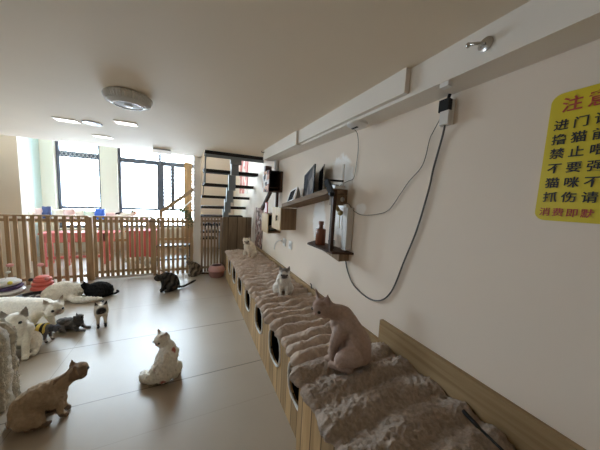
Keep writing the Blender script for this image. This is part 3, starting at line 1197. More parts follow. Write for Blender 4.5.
kit = make_cat('small grey kitten in a black and yellow striped jacket, walking', (-1.335, 3.0, 0), ang(0.95, -0.1), stand_pose(headc=(0.235, 0, 0.225), step=0.02, L=0.9), (-5, -10, 0, 1.15), kit_fn, s=0.58, voxel=0.007)


def jacket(parent, s):
    b = MB()
    pts = [(-0.10, 0, 0.228), (-0.02, 0, 0.228), (0.06, 0, 0.228), (0.11, 0, 0.234), (0.135, 0, 0.238)]
    P_ = crom([Vector(q) * s for q in pts], 6)
    rr = [0.096 * s] * 13 + [0.094 * s] * 6 + [0.088 * s] * 6
    b.tube(P_, 0.09 * s, 24, radii=rr[:len(P_)])
    mt, t, bs = nt('striped_jacket')
    tc = t.nodes.new('ShaderNodeTexCoord')
    sp = t.nodes.new('ShaderNodeSeparateXYZ')
    t.links.new(tc.outputs['Object'], sp.inputs[0])
    f = math_node(t, 'FRACT', math_node(t, 'DIVIDE', math_node(t, 'ADD', sp.outputs['X'], 1.0), 0.052))
    g_ = math_node(t, 'GREATER_THAN', f, 0.45)
    mx = t.nodes.new('ShaderNodeMix')
    mx.data_type = 'RGBA'
    t.links.new(g_, mx.inputs['Factor'])
    mx.inputs['A'].default_value = (0.02, 0.018, 0.016, 1)
    mx.inputs['B'].default_value = (0.80, 0.62, 0.14, 1)
    t.links.new(mx.outputs['Result'], bs.inputs['Base Color'])
    bs.inputs['Roughness'].default_value = 0.9
    o = b.build('jacket', mt, parent, smooth=True)
    tag(o, 'black and yellow striped jacket')


jacket(kit, 0.58)


# grey cat lying
def grey_fn(p, hp):
    return lerp((0.17, 0.155, 0.15), (0.075, 0.07, 0.068), sstep(-0.02, 0.05, noise.noise(p * 16)) if hp.length > 0.08 else 0.85)


make_cat('dark grey cat lying on the floor with its head raised', (-1.155, 3.19, 0), ang(0.9, -0.42), loaf_pose(fat=1.0, headc=(0.13, -0.02, 0.19)), (25, 20, 0, 1.15), grey_fn, s=0.70, voxel=0.007, fluff=0.006, eyes='eye', nose='dnose')

# siamese kitten
make_cat('small cream kitten with black mask and ears, standing next to the grey lying cat', (-0.90, 3.21, 0), ang(0.27, -0.96),
         stand_pose(headc=(0.20, 0, 0.335), fat=0.85, L=0.75), (-2, -4, 0, 1.5), points((0.62, 0.54, 0.44), (0.03, 0.023, 0.02), 0.034, True, paws=0.085, tail=-0.21), s=0.70, voxel=0.007, ear=1.35, eyes='eye', nose='dnose')

# white long cat lying + black cat
ch, hc = loaf_pose(fat=1.5, headc=(-0.10, 0.17, 0.12), L=0.85, tailpts=[(0.10, -0.06, 0.06, 0.05), (0.16, -0.13, 0.045, 0.045), (0.26, -0.16, 0.042, 0.045), (0.38, -0.155, 0.036, 0.038), (0.47, -0.14, 0.03, 0.022)])
ch.append([(-0.14, 0, 0.10, 0.10), (-0.02, 0, 0.13, 0.13), (0.08, 0.0, 0.10, 0.10)])
make_cat('big fluffy white cat lying down by the coral toy, one long hind leg stretched out', (-1.54, 4.12, 0), ang(1, -0.12), (ch, hc), (150, 0, 0, 1.15), solid((0.84, 0.79, 0.69), 0.05), s=0.98, fluff=0.009, voxel=0.008)
make_cat('black cat crouching against the big fluffy white cat, tail curled up', (-1.20, 4.16, 0), ang(-0.92, 0.15),
         loaf_pose(fat=1.75, L=0.7, headc=(0.15, 0.05, 0.20), tailpts=[(-0.15, 0, 0.05, 0.028), (-0.22, 0.02, 0.03, 0.023), (-0.29, 0.03, 0.035, 0.021), (-0.325, 0.03, 0.065, 0.02), (-0.31, 0.03, 0.085, 0.016)]), (25, -22, 0, 1.15), solid((0.010, 0.009, 0.009), 0.1), s=0.80, fluff=0.005, nose='dnose')

# dark tabby grooming
make_cat('dark tabby cat sitting hunched near the gate, tail stretched along the floor', (-0.30, 4.06, 0), ang(-0.97, -0.2),
         sit_pose(headc=(0.145, 0.01, 0.25), fat=1.05, lean=0.04, hunch=0.02, shoulder=0.01, tailpts=[(-0.15, 0, 0.04, 0.024), (-0.22, -0.01, 0.03, 0.02), (-0.31, -0.03, 0.045, 0.02), (-0.40, -0.05, 0.075, 0.019), (-0.44, -0.055, 0.09, 0.014)]), (8, -30, 0, 1.05),
         tabby((0.055, 0.046, 0.038), (0.018, 0.015, 0.013), 80), s=0.92, fluff=0.004, nose='dnose')

# brown tabby by the column
make_cat('brown tabby cat sitting at the fence in front of the white column', (0.065, 4.70, 0), ang(-1.0, -0.15),
         sit_pose(fat=1.05, tailpts=[(-0.15, 0, 0.04, 0.024), (-0.22, 0.0, 0.025, 0.02), (-0.30, 0.03, 0.02, 0.019), (-0.36, 0.06, 0.02, 0.015)]), (10, 0, 0, 1.1),
         tabby((0.17, 0.125, 0.085), (0.06, 0.045, 0.03), 70, (0.4, 0.3, 0.22)), s=0.84, fluff=0.004)

# behind the gate and on the counter
make_cat('pale grey and white cat standing behind the gate pickets', (-0.90, 5.35, 0), ang(-1, -0.1), stand_pose(fat=1.0, headc=(0.25, 0, 0.25)), (10, -10, 0, 1.1),
         patches((0.62, 0.58, 0.52), [((-0.05, 0, 0.30), 0.10, (0.25, 0.22, 0.20), False)]), s=0.85, voxel=0.009)

# ------------------------------------------------------------------ toys, tray, litter box
def ball_tower(loc, R, mats, label, puffs):
    t = thing('ball_track_toy', label, 'cat toy', loc, 'ball track toys')
    x, y, _ = loc
    k = R / 0.16
    zs = [0.0, 0.062, 0.118]
    for i, z in enumerate(zs):
        r = R * (1.0 - 0.10 * i)
        MB().lathe([(r * 0.70, z + 0.004), (r * 0.86, z), (r, z + 0.02), (r, z + 0.034), (r * 0.92, z + 0.05), (r * 0.60, z + 0.058), (0, z + 0.058)], (x, y, 0), 40).build('track_tier', mats[i], t, smooth=True)
    MB().lathe([(R * 0.62, 0.174), (R * 0.55, 0.195), (R * 0.3, 0.208), (0, 0.211)], (x, y, 0), 32).build('dome_cap', mats[2], t, smooth=True)
    a = -1.1
    MB().ball((x + R * 0.80 * math.cos(a) + 0.04, y + R * 0.8 * math.sin(a), 0.178), 0.026, 2).build('ball', mats[3], t, smooth='all')
    MB().ball((x + R * 0.80 * math.cos(2.5), y + R * 0.8 * math.sin(a), 0.178), 0.026, 2).build('ball', mats[4], t, smooth='all')
    pts = [(x, y, 0.205)] + [(x + px, y + py, pz) for (px, py, pz) in puffs]
    MB().tube(pts, 0.004, 6, smooth=5).build('spring_wire', M['offwhite'], t)
    for (px, py, pz), mt, rr in zip(puffs, (M['white'], M['pinkpuff'])[-len(puffs):], (0.026, 0.036)[-len(puffs):]):
        MB().ball((x + px, y + py, pz), rr, 2, (1.1, 1, 0.75)).build('pompom', mt, t, smooth='all')
    return t


ball_tower((-2.34, 4.62, 0), 0.185, [M['white'], M['purple'], M['white'], M['ballyellow'], M['white']],
           'white and dark tiered ball track toy with yellow ball, by the fence at far left', [(0.04, -0.02, 0.30), (0.065, -0.02, 0.40)])
ball_tower((-1.98, 4.66, 0), 0.13, [M['coral'], M['coral'], M['coral'], M['pink'], M['black']],
           'coral pink tiered ball track toy by the fence', [(-0.01, 0.0, 0.37)])
tr = thing('oval_tray', 'black oval tray on the floor in front of the coral toy', 'tray', (-1.93, 4.33, 0))
MB().lathe([(0, 0.006), (0.13, 0.006), (0.165, 0.035), (0.175, 0.035), (0.15, 0.0), (0, 0.0)], (0, 0, 0), 40, mat=Matrix.Translation((-1.93, 4.33, 0)) @ Matrix.Diagonal((1.05, 0.8, 1, 1))).build('dish', M['black'], tr, smooth=True)
MB().lathe([(0, 0.012), (0.09, 0.012), (0.10, 0.007), (0, 0.007)], (0, 0, 0), 32, mat=Matrix.Translation((-1.93, 4.33, 0)) @ Matrix.Diagonal((1.05, 0.8, 1, 1))).build('liner', mottled('tray_print', [(0.03, 0.03, 0.03), (0.35, 0.34, 0.32), (0.02, 0.02, 0.02)], 30), tr)

lb = thing('litter_box', 'dusty pink litter box on the floor beside the far bench end', 'litter box', (0.46, 4.56, 0))
MB().lathe([(0.115, 0), (0.13, 0.02), (0.145, 0.115), (0.15, 0.12), (0.14, 0.12), (0.12, 0.025), (0, 0.025)], (0.46, 4.56, 0), 36).build('tub', M['tub'], lb, smooth=True)
MB().lathe([(0.152, 0.118), (0.152, 0.135), (0.13, 0.19), (0.10, 0.215), (0.085, 0.215), (0.115, 0.185), (0.138, 0.132), (0.138, 0.118)], (0.46, 4.56, 0), 36).build('rim_hood', M['hood'], lb, smooth=True)

# ------------------------------------------------------------------ beyond the fence
ct = thing('window_counter', 'long wooden counter under the windows', 'counter', (-1.4, 6.7, 0))
MB().box(-2.98, 0.15, 6.48, 6.98, 0.80, 0.84).build('counter_top', M['orange'], ct, 0.004)
for x in (-2.9, -1.9, -0.9, 0.08):
    MB().box(x - 0.025, x + 0.025, 6.52, 6.57, 0, 0.80).build('leg', M['orange'], ct)
    MB().box(x - 0.025, x + 0.025, 6.90, 6.95, 0, 0.80).build('leg', M['orange'], ct)
MB().box(-2.9, 0.08, 6.90, 6.94, 0.30, 0.36).build('stretcher', M['orange'], ct)


def pouch(x, w, h, mat, label, y=6.66, d=0.14, name='wrapped_packet', cat='packet', crumple=0.018):
    b = MB()
    bmesh.ops.create_cube(b.b, size=1, matrix=Matrix.Translation((x, y, 0.84 + h / 2)) @ Matrix.Diagonal((w, d, h, 1)))
    bmesh.ops.subdivide_edges(b.b, edges=b.b.edges, cuts=5, use_grid_fill=True)
    for v in b.b.verts:
        q = (v.co.z - 0.84) / h
        k = 1 - 0.5 * max(0, q - 0.55) / 0.45
        v.co.y = y + (v.co.y - y) * k
        c = math.cos((v.co.x - x) / w * PI * 0.9)
        v.co.y = y + (v.co.y - y) * (0.55 + 0.45 * c)
        if q > 0.02:
            v.co += Vector((noise.noise(v.co * 16), noise.noise(v.co * 16 + Vector((3, 1, 2))), noise.noise(v.co * 16 + Vector((7, 2, 5))))) * crumple
    o = b.build(name, mat, smooth='all')
    return tag(o, label, cat, 'packets on the window counter')


pouch(-2.925, 0.09, 0.17, M['palecream'], 'cream packet at the far left end of the window counter')
pouch(-2.82, 0.11, 0.24, M['palepink'], 'pink packet beside the navy packet on the window counter')
pouch(-2.69, 0.13, 0.27, M['navy'], 'navy blue packet on the window counter')
pouch(-2.52, 0.18, 0.22, M['palecream'], 'cream packet just right of the navy packet on the counter')
pouch(-2.34, 0.17, 0.24, M['palepink'], 'pale pink packet in front of the narrow window')
pouch(-2.17, 0.15, 0.21, M['palecream'], 'cream packet between the pale pink and pale green packets')
pouch(-2.00, 0.17, 0.20, M['palegreen'], 'pale green packet on the window counter')
pouch(-1.82, 0.17, 0.24, M['blue'], 'crumpled bright blue bag on the window counter', name='plastic_bag', cat='bag', crumple=0.035)
pouch(-1.63, 0.15, 0.17, M['palepink'], 'small pink packet next to the calico cat on the counter')
tag(MB().lathe([(0.11, 0.84), (0.16, 0.885), (0.165, 0.885), (0.165, 0.89), (0.155, 0.89), (0.10, 0.85), (0, 0.85)], (-0.98, 6.60, 0), 32).build('shallow_bowl', M['pink'], smooth=True),
    'shallow pink bowl on the counter beside the calico cat', 'bowl')
make_cat('white cat with dark patches lying on the window counter', (-1.36, 6.70, 0.84), ang(1, -0.35), loaf_pose(fat=0.9, headc=(0.16, 0, 0.16)), (-25, 0, 0, 1.1),
         patches((0.82, 0.75, 0.66), [((-0.12, 0, 0.16), 0.09, (0.03, 0.022, 0.02), False), ((0, 0.03, 0.04), 0.04, (0.05, 0.03, 0.02), True), ((0, -0.04, 0.04), 0.035, (0.05, 0.03, 0.02), True)]), s=1.1, voxel=0.009)

tb = thing('low_table', 'long pink-red low table behind the fence pickets', 'table', (-1.96, 6.1, 0))
MB().box(-2.55, -1.38, 5.95, 6.30, 0.62, 0.655).build('table_top', M['redpink'], tb, 0.004)
MB().box(-2.52, -1.41, 5.97, 5.99, 0.47, 0.62).build('apron', M['redpink'], tb)
for x in (-2.50, -2.17, -1.57):
    MB().box(x - 0.03, x + 0.03, 5.97, 6.02, 0, 0.62).build('leg', M['redpink'], tb)
    MB().box(x - 0.03, x + 0.03, 6.22, 6.27, 0, 0.62).build('leg', M['redpink'], tb)
MB().box(-2.50, -1.5, 5.99, 6.01, 0.14, 0.19).build('foot_rail', M['redpink'], tb)
sb = thing('red_cabinet', 'solid red low cabinet behind the gate pickets', 'cabinet', (-0.93, 6.1, 0))
MB().box(-1.20, -0.66, 5.95, 6.25, 0.10, 0.66).build('body', M['red'], sb, 0.006)
MB().box(-1.22, -0.64, 5.93, 6.27, 0.66, 0.69).build('top', M['red'], sb, 0.004)
MB().box(-1.17, -0.69, 5.98, 6.22, 0.0, 0.10).build('plinth', M['dark_wood'], sb)
MB().box(-0.938, -0.932, 5.945, 5.95, 0.13, 0.64).build('door_gap', M['dark_wood'], sb)
rk = thing('low_rack', 'low black metal rack behind the fence beside the column', 'rack', (-0.2, 5.6, 0))
for z in (0.12, 0.40):
    MB().box(-0.62, 0.02, 5.50, 5.74, z, z + 0.03).build('shelf', M['black'], rk, 0.003)
for x in (-0.60, 0.0):
    for y in (5.52, 5.72):
        MB().tube([(x, y, 0), (x, y, 0.45)], 0.012, 8).build('leg', M['black'], rk)
tag(MB().box(-0.14, 0.06, 7.14, 7.18, 0, 2.36).build('wooden_board', M['orange'], bevel=0.003), 'tall orange wood board standing beside the window, behind the column', 'board')
hr = thing('handrail', 'sloping wooden handrail in front of the far window', 'handrail', (-0.1, 5.3, 1.0))
MB().beam((-0.53, 5.30, 1.13), (0.12, 5.30, 1.65), 0.055, 0.065).build('rail', M['oldwood'], hr, 0.006)
MB().tube([(-0.11, 5.31, 1.25), (0.12, 5.31, 1.47)], 0.012, 8).build('lower_rod', M['white'], hr)
MB().beam((-0.50, 5.30, 0.0), (-0.50, 5.30, 1.14), 0.035, 0.035).build('post', M['picket'], hr)
MB().beam((0.10, 5.30, 0.0), (0.10, 5.30, 1.62), 0.035, 0.035).build('post', M['picket'], hr)

vine = thing('trailing_plant', 'grey-green leafy vine trailing over the fence beside the white column', 'plant', (-0.06, 4.86, 1.07))
lf = MB()
random.seed(3)
for i in range(150):
    t = random.random()
    base = Vector((-0.16 + 0.20 * t + random.gauss(0, 0.02), 4.865 + random.uniform(-0.03, 0.02), 1.22 - 0.22 * t * random.random() + random.gauss(0, 0.035)))
    if t > 0.6:
        base.z -= random.random() * 0.16
    d = Vector((random.gauss(0, 1), random.gauss(0, 0.6), random.gauss(0, 1))).normalized()
    sd = d.cross(Vector((random.random() - 0.5, -1, random.random() - 0.5))).normalized()
    L, w = random.uniform(0.03, 0.05), random.uniform(0.008, 0.013)
    n = d.cross(sd).normalized() * 0.0016
    lf.prism([base, base + d * L * 0.5 + sd * w, base + d * L, base + d * L * 0.5 - sd * w], n)
lf.build('foliage', M['leaf'], vine)
MB().tube([(-0.15, 4.872, 1.09), (-0.10, 4.865, 1.22), (-0.02, 4.865, 1.16), (0.03, 4.865, 1.02)], 0.005, 6, smooth=5).build('stem', M['leaf'], vine)

# ------------------------------------------------------------------ right wall: boxes, ramp shelf, bracket
bx1 = thing('wall_box', 'pine wall box with a round finger hole, under the low end of the sloping shelf', 'wall box', (1.1, 2.8, 1.13))
MB().box(1.0, 1.198, 2.66, 2.675, 1.13, 1.395).build('side_panel', M['oldwood'], bx1, 0.002)
MB().box(1.0, 1.198, 2.955, 2.97, 1.13, 1.395).build('side_panel', M['oldwood'], bx1, 0.002)
MB().box(1.0, 1.198, 2.675, 2.955, 1.13, 1.145).build('bottom_panel', M['oldwood'], bx1)
MB().box(1.0, 1.198, 2.675, 2.955, 1.38, 1.395).build('top_panel', M['oldwood'], bx1)
ol = [(2.815 + 0.022 * math.cos(2 * PI * k / 20), 1.265 + 0.045 * math.sin(2 * PI * k / 20)) for k in range(20)]
holed_panel([(2.655, 1.125), (2.97, 1.125), (2.97, 1.40), (2.655, 1.40)], [ol], 0.985, 0.014).build('front_panel', M['pineZ'], bx1)
MB().box(1.19, 1.197, 2.675, 2.955, 1.145, 1.38).build('back_panel', M['inner_dark'], bx1)
MB().tube([(0.982, 2.76, 1.30), (0.970, 2.76, 1.27), (0.982, 2.76, 1.24)], 0.006, 8, smooth=5).build('handle', M['black'], bx1)

bx2 = thing('wall_box', 'open pine wall box hung lowest, behind the box with the finger hole', 'wall box', (1.1, 3.35, 1.01))
MB().box(1.0, 1.012, 3.2, 3.5, 1.01, 1.285).build('side_panel', M['pineZ'], bx2, 0.002)
MB().box(1.186, 1.198, 3.2, 3.5, 1.01, 1.285).build('side_panel', M['oldwood'], bx2, 0.002)
MB().box(1.012, 1.186, 3.2, 3.5, 1.01, 1.025).build('bottom_panel', M['oldwood'], bx2)
MB().box(1.012, 1.186, 3.2, 3.5, 1.27, 1.285).build('top_panel', M['oldwood'], bx2)
MB().box(1.012, 1.186, 3.485, 3.498, 1.025, 1.27).build('back_panel', M['inner_dark'], bx2)
tag(MB().ball((1.10, 3.3, 1.072), 0.06, 3, (1.1, 1, 0.75)).build('plush_ball', P('grey_plush', (0.20, 0.19, 0.18), 0.95, var=0.4, scale=40), smooth='all'),
    'grey plush ball inside the lowest open wall box', 'toy')

bx3 = thing('wall_cabinet', 'black open wall cabinet hung highest, photo cards on its side', 'wall cabinet', (1.1, 3.35, 1.6))
MB().box(1.0, 1.015, 3.2, 3.5, 1.6, 1.895).build('side_panel', M['black'], bx3, 0.002)
MB().box(1.165, 1.198, 3.19, 3.5, 1.6, 1.895).build('side_panel', M['dark_wood'], bx3, 0.002)
MB().box(1.015, 1.165, 3.2, 3.5, 1.6, 1.615).build('bottom_panel', M['dark_wood'], bx3)
MB().box(1.015, 1.165, 3.2, 3.5, 1.88, 1.895).build('top_panel', M['black'], bx3)
MB().box(1.015, 1.165, 3.485, 3.498, 1.615, 1.88).build('back_panel', M['inner_dark'], bx3)
MB().box(1.02, 1.16, 3.24, 3.44, 1.66, 1.672).build('inner_shelf', M['dark_wood'], bx3)
MB().box(0.992, 0.9995, 3.2, 3.5, 1.6, 1.895).build('photo_cards', M['stick'], bx3)
tag(MB().box(1.01, 1.10, 3.42, 3.49, 1.895, 1.98).build('small_box', P('maroon_card', (0.17, 0.10, 0.09), 0.6), bevel=0.004), 'small maroon box on top of the black wall cabinet', 'box')
tag(MB().beam((1.08, 3.38, 1.598), (1.03, 3.62, 1.33), 0.05, 0.03).build('brace_plank', M['dark_wood']), 'slanting dark plank below the black wall cabinet', 'plank')
tag(MB().box(1.135, 1.165, 3.25, 3.29, 1.286, 1.599).build('brace_post', M['dark_wood'], bevel=0.002), 'upright dark post between the black cabinet and the lowest wall box', 'post')
pf = thing('small_picture', 'small pink framed picture standing on the lowest wall box', 'picture', (1.06, 3.4, 1.286))
MB().box(1.025, 1.037, 3.33, 3.44, 1.286, 1.45).build('frame', M['signred'], pf, 0.002)
MB().box(1.022, 1.025, 3.345, 3.425, 1.30, 1.435).build('print', M['palepink'], pf)

tag(MB().box(1.185, 1.1985, 4.12, 4.60, 0.56, 1.32).build('wall_hanging', M['cards'], bevel=0.002), 'mottled brown fabric hanging on the wall beyond the bench end', 'wall hanging')
tag(MB().tube([(1.165, 3.40, 1.897), (1.165, 3.40, 2.066)], 0.033, 20).build('pipe', M['offwhite'], smooth=True), 'white vertical pipe between the beam and the black cabinet', 'pipe')

# sloping shelf
def ramp_z(y):
    return 1.405 + (2.66 - y) * 0.156


sh = thing('sloping_shelf', 'sloping brown plank shelf rising along the right wall', 'shelf', (1.1, 2.15, 1.4))
MB().prism([(1.0, 2.66, 1.405), (1.0, 1.64, ramp_z(1.64)), (1.0, 1.64, ramp_z(1.64) + 0.045), (1.0, 2.66, 1.45)], (0.198, 0, 0)).build('plank', M['oldwoodY'], sh, 0.002)
MB().box(1.04, 1.198, 1.64, 1.665, 1.475, ramp_z(1.66)).build('end_bracket', M['oldwood'], sh, 0.002)
MB().lathe([(0, 0), (0.02, 0), (0.02, 0.004), (0, 0.004)], (1.15, 1.64, 1.525), 20, mat=Matrix.Rotation(PI / 2, 4, 'X')).build('cap', M['offwhite'], sh)


def quad_frame(name, p0, p1, h, lean, th, border, m_frame, m_print, label, z0, z1):
    """rectangular frame standing on the shelf from p0 to p1 (x, y)"""
    t = thing(name, label, 'picture', ((p0[0] + p1[0]) / 2, (p0[1] + p1[1]) / 2, z0))
    a, c = Vector((*p0, z0)), Vector((*p1, z1))
    ud = (c - a)
    L = ud.length
    ud.normalize()
    nrm = Vector((-ud.y, ud.x, 0)).normalized()
    if nrm.x > 0:
        nrm = -nrm
    vd = (Vector((0, 0, 1)) - nrm * lean)
    vd = (vd - ud * vd.dot(ud)).normalized()
    nn = ud.cross(vd)
    if nn.x > 0:
        nn = -nn
    T = Matrix((ud, vd, nn)).transposed().to_4x4()
    T.translation = a

    b = MB()
    b.box(0, L, 0, border, 0, th, T).box(0, L, h - border, h, 0, th, T).box(0, border, border, h - border, 0, th, T).box(L - border, L, border, h - border, 0, th, T)
    b.build('frame', m_frame, t)
    MB().box(border, L - border, border, h - border, 0, th * 0.6, T).build('print', m_print, t)
    return t


quad_frame('picture_frame', (1.15, 2.37), (1.04, 1.935), 0.285, 0.05, 0.014, 0.016, M['black'], M['photo'], 'black framed photograph leaning on the sloping shelf', ramp_z(2.37) + 0.046, ramp_z(1.935) + 0.046)
quad_frame('picture_frame', (1.182, 2.10), (1.10, 1.87), 0.27, 0.03, 0.010, 0.012, M['silver'], M['black_mat'], 'dark silver-rimmed frame just behind the black framed photograph', ramp_z(2.10) + 0.046, ramp_z(1.87) + 0.046)
cal = quad_frame('desk_calendar', (1.06, 2.66), (1.03, 2.40), 0.17, 0.35, 0.008, 0.020, M['white'], M['black_mat'], 'white desk calendar with a dark picture, at the low end of the sloping shelf', ramp_z(2.66) + 0.046, ramp_z(2.40) + 0.046)
cal['category'] = 'calendar'
MB().prism([(1.05, 2.40, ramp_z(2.40) + 0.05), (1.15, 2.42, ramp_z(2.42) + 0.05), (1.10, 2.42, 1.65)], (0, 0.008, 0)).build('side_flap', M['offwhite'], cal)

rt_ = thing('wifi_router', 'white router with an upright antenna on the high end of the sloping shelf', 'router', (1.15, 1.72, 1.585))
MB().box(1.09, 1.19, 1.67, 1.80, 1.615, 1.64).build('body', M['offwhite'], rt_, 0.006)
MB().box(1.165, 1.18, 1.675, 1.69, 1.64, 1.82).build('antenna', M['offwhite'], rt_, 0.003)
MB().tube([(1.10, 1.70, 1.643), (1.12, 1.74, 1.648), (1.16, 1.72, 1.645)], 0.004, 6).build('lead', M['black'], rt_)

# upright with camera, lower shelf
bk = thing('wall_bracket', 'dark wooden upright carrying a small wedge shelf on the right wall', 'bracket', (1.1, 1.75, 1.07))
MB().beam((1.055, 1.625, 1.101), (1.055, 1.618, 1.60), 0.03, 0.03).build('upright', M['dark_wood'], bk, 0.002)
MB().prism([(1.198, 1.50, 1.085), (1.03, 1.56, 1.085), (1.02, 1.98, 1.085), (1.198, 2.12, 1.085)], (0, 0, 0.016)).build('shelf_board', M['dark_wood'], bk, 0.002)
MB().prism([(1.198, 1.56, 1.02), (1.198, 1.95, 1.075), (1.198, 1.95, 1.085), (1.198, 1.56, 1.085)], (-0.10, 0, 0)).build('support_block', M['oldwood'], bk, 0.002)
wc = thing('web_camera', 'black camera clamp on top of the dark upright', 'camera', (1.06, 1.76, 1.575))
MB().beam((1.0, 1.665, 1.675), (1.13, 1.615, 1.672), 0.025, 0.014).build('arm', M['black'], wc, 0.003)
MB().beam((0.997, 1.66, 1.675), (1.02, 1.60, 1.56), 0.03, 0.04).build('clamp', M['black'], wc, 0.006)
MB().ball((1.02, 1.603, 1.565), 0.024, 2).build('joint', M['black'], wc, smooth='all')

bo = thing('bottle', 'amber bottle with red-brown stopper on the wedge shelf', 'bottle', (1.10, 1.875, 1.1015))
Z0 = 1.1015
MB().lathe([(0, Z0), (0.042, Z0), (0.047, Z0 + 0.006), (0.047, Z0 + 0.135), (0.043, Z0 + 0.147), (0.020, Z0 + 0.152), (0.018, Z0 + 0.19), (0, Z0 + 0.19)], (1.10, 1.875, 0), 28).build('glass_body', M['amber'], bo, smooth=True)
MB().lathe([(0, Z0 + 0.185), (0.023, Z0 + 0.185), (0.024, Z0 + 0.212), (0.021, Z0 + 0.217), (0, Z0 + 0.217)], (1.10, 1.875, 0), 20).build('stopper', M['cork'], bo, smooth=True)
cu_ = thing('metal_cup', 'small shiny metal cup at the foot of the dark upright', 'cup', (1.11, 1.70, Z0))
MB().lathe([(0, Z0 + 0.004), (0.022, Z0 + 0.004), (0.027, Z0 + 0.07), (0.030, Z0 + 0.07), (0.025, Z0), (0, Z0)], (1.11, 1.70, 0), 24).build('cup_body', M['silver'], cu_, smooth=True)
hd = thing('white_holder', 'white plastic wall dispenser beside the dark upright', 'dispenser', (1.17, 1.63, 1.13))
MB().box(1.14, 1.198, 1.54, 1.60, 1.115, 1.46).build('body', M['offwhite'], hd, 0.012)
MB().box(1.165, 1.198, 1.60, 1.74, 1.22, 1.49).build('back_plate', M['white'], hd, 0.006)
MB().box(1.155, 1.166, 1.63, 1.70, 1.27, 1.45).build('window_panel', M['offwhite'], hd, 0.004)
br = thing('grooming_brush', 'olive yellow brush hanging aslant over the white dispenser', 'brush', (1.12, 1.65, 1.42))
MB().tube([(1.10, 1.715, 1.525), (1.105, 1.67, 1.48), (1.11, 1.62, 1.43)], 0.012, 10, radii=[0.010, 0.014, 0.016]).build('handle', M['olive'], br, smooth='all')
MB().ball((1.11, 1.60, 1.415), 0.03, 2, (0.6, 1, 0.8)).build('brush_head', M['olive'], br, smooth='all')
MB().tube([(1.11, 1.605, 1.40), (1.112, 1.60, 1.29)], 0.003, 6).build('cord', M['olive'], br)

# cables, plug, sign, hook
pl = thing('power_adapter', 'black power adapter plugged into the wall socket high on the wall', 'adapter', (1.17, 0.83, 1.985))
MB().box(1.155, 1.185, 0.806, 0.856, 1.982, 2.040).build('body', M['black'], pl, 0.005)
MB().tube([(1.170, 0.82, 2.039), (1.172, 0.815, 2.062)], 0.008, 8).build('tab', M['black'], pl)
so = thing('wall_socket', 'white wall socket under the black power adapter', 'socket', (1.19, 0.83, 1.92))
MB().box(1.185, 1.199, 0.80, 0.862, 1.918, 2.035).build('plate', M['white'], so, 0.003)
MB().box(1.155, 1.185, 0.80, 0.845, 1.915, 1.982).build('plug', M['offwhite'], so, 0.004)
XW = 1.189
tag(MB().tube([(1.172, 0.858, 1.99), (XW, 0.866, 1.965), (XW, 0.90, 1.90), (XW, 0.915, 1.865), (XW, 0.942, 1.734), (XW, 1.026, 1.643), (XW, 1.08, 1.57), (XW, 1.163, 1.466), (XW, 1.27, 1.43), (XW, 1.426, 1.413), (XW, 1.53, 1.44), (XW, 1.60, 1.49), (1.16, 1.63, 1.50), (1.15, 1.631, 1.555)], 0.0022, 8, smooth=6).build('cable', M['cable'], smooth='all'),
    'thin dark cable dropping from the black adapter to the shelf end', 'cable')
tag(MB().tube([(1.17, 0.822, 1.915), (XW - .005, 0.838, 1.87), (XW, 0.855, 1.802), (XW, 0.875, 1.70), (XW, 0.889, 1.592), (XW, 0.938, 1.363), (XW, 1.006, 1.155), (XW, 1.057, 0.991), (XW, 1.105, 0.90), (XW, 1.162, 0.846), (XW, 1.24, 0.815), (XW, 1.334, 0.814), (XW, 1.43, 0.835), (XW, 1.499, 0.875), (XW, 1.57, 0.97), (XW, 1.608, 1.101)], 0.0050, 10, smooth=6).build('cable', M['cable'], smooth='all'),
    'thick grey cable looping low across the wall', 'cable')
ap = thing('ceiling_disc', 'flat white disc fixed under the beam above the router', 'access point', (1.08, 1.42, 2.05))
MB().lathe([(0, 2.035), (0.055, 2.038), (0.072, 2.05), (0.072, 2.066), (0, 2.066)], (1.08, 1.42, 0), 32).build('disc', M['white'], ap, smooth=True)
MB().box(1.06, 1.075, 1.40, 1.46, 2.031, 2.037).build('logo_strip', M['black'], ap)
tag(MB().tube([(1.10, 1.49, 2.05), (1.15, 1.50, 2.02), (1.19, 1.53, 1.92), (1.19, 1.54, 1.80), (1.19, 1.56, 1.70), (1.187, 1.62, 1.68), (1.185, 1.68, 1.665), (1.17, 1.71, 1.645)], 0.0022, 8, smooth=6).build('cable', M['cable'], smooth='all'),
    'thin cable hanging from the white disc down to the router', 'cable')
tag(MB().box(1.045, 1.075, 0.74, 0.78, 2.045, 2.066).build('cable_clip', M['white'], bevel=0.004), 'small white clip under the beam beside the adapter', 'clip')

hk = thing('beam_hook', 'round chrome hook on the face of the beam', 'hook', (1.03, 0.605, 2.13))
MB().lathe([(0, 0), (0.026, 0), (0.026, 0.005), (0.014, 0.010), (0, 0.010)], (1.043, 0.60, 2.138), 24, mat=Matrix.Rotation(-PI / 2, 4, 'Y')).build('plate', M['silver'], hk, smooth=True)
MB().tube([(1.033, 0.60, 2.138), (1.012, 0.61, 2.138), (1.005, 0.625, 2.142), (1.008, 0.64, 2.15)], 0.006, 10, smooth=5).build('arm', M['silver'], hk, smooth='all')
MB().ball((1.006, 0.645, 2.148), 0.010, 2).build('knob', M['silver'], hk, smooth='all')
vh = thing('beam_hook', 'tiny dark hook at the far end of the beam', 'hook', (0.975, 3.44, 2.17))
MB().box(0.978, 0.985, 3.42, 3.46, 2.16, 2.18).build('plate', M['silver'], vh)
MB().tube([(0.98, 3.44, 2.17), (0.955, 3.45, 2.165), (0.95, 3.46, 2.185)], 0.005, 8).build('arm', M['black'], vh)

sg = thing('wall_sign', 'yellow rounded sign with red and black Chinese rules on the right wall', 'sign', (1.19, 0.2, 1.47))
ys, ye, zb, zt, R_ = 0.437, -0.06, 1.472, 1.922, 0.03


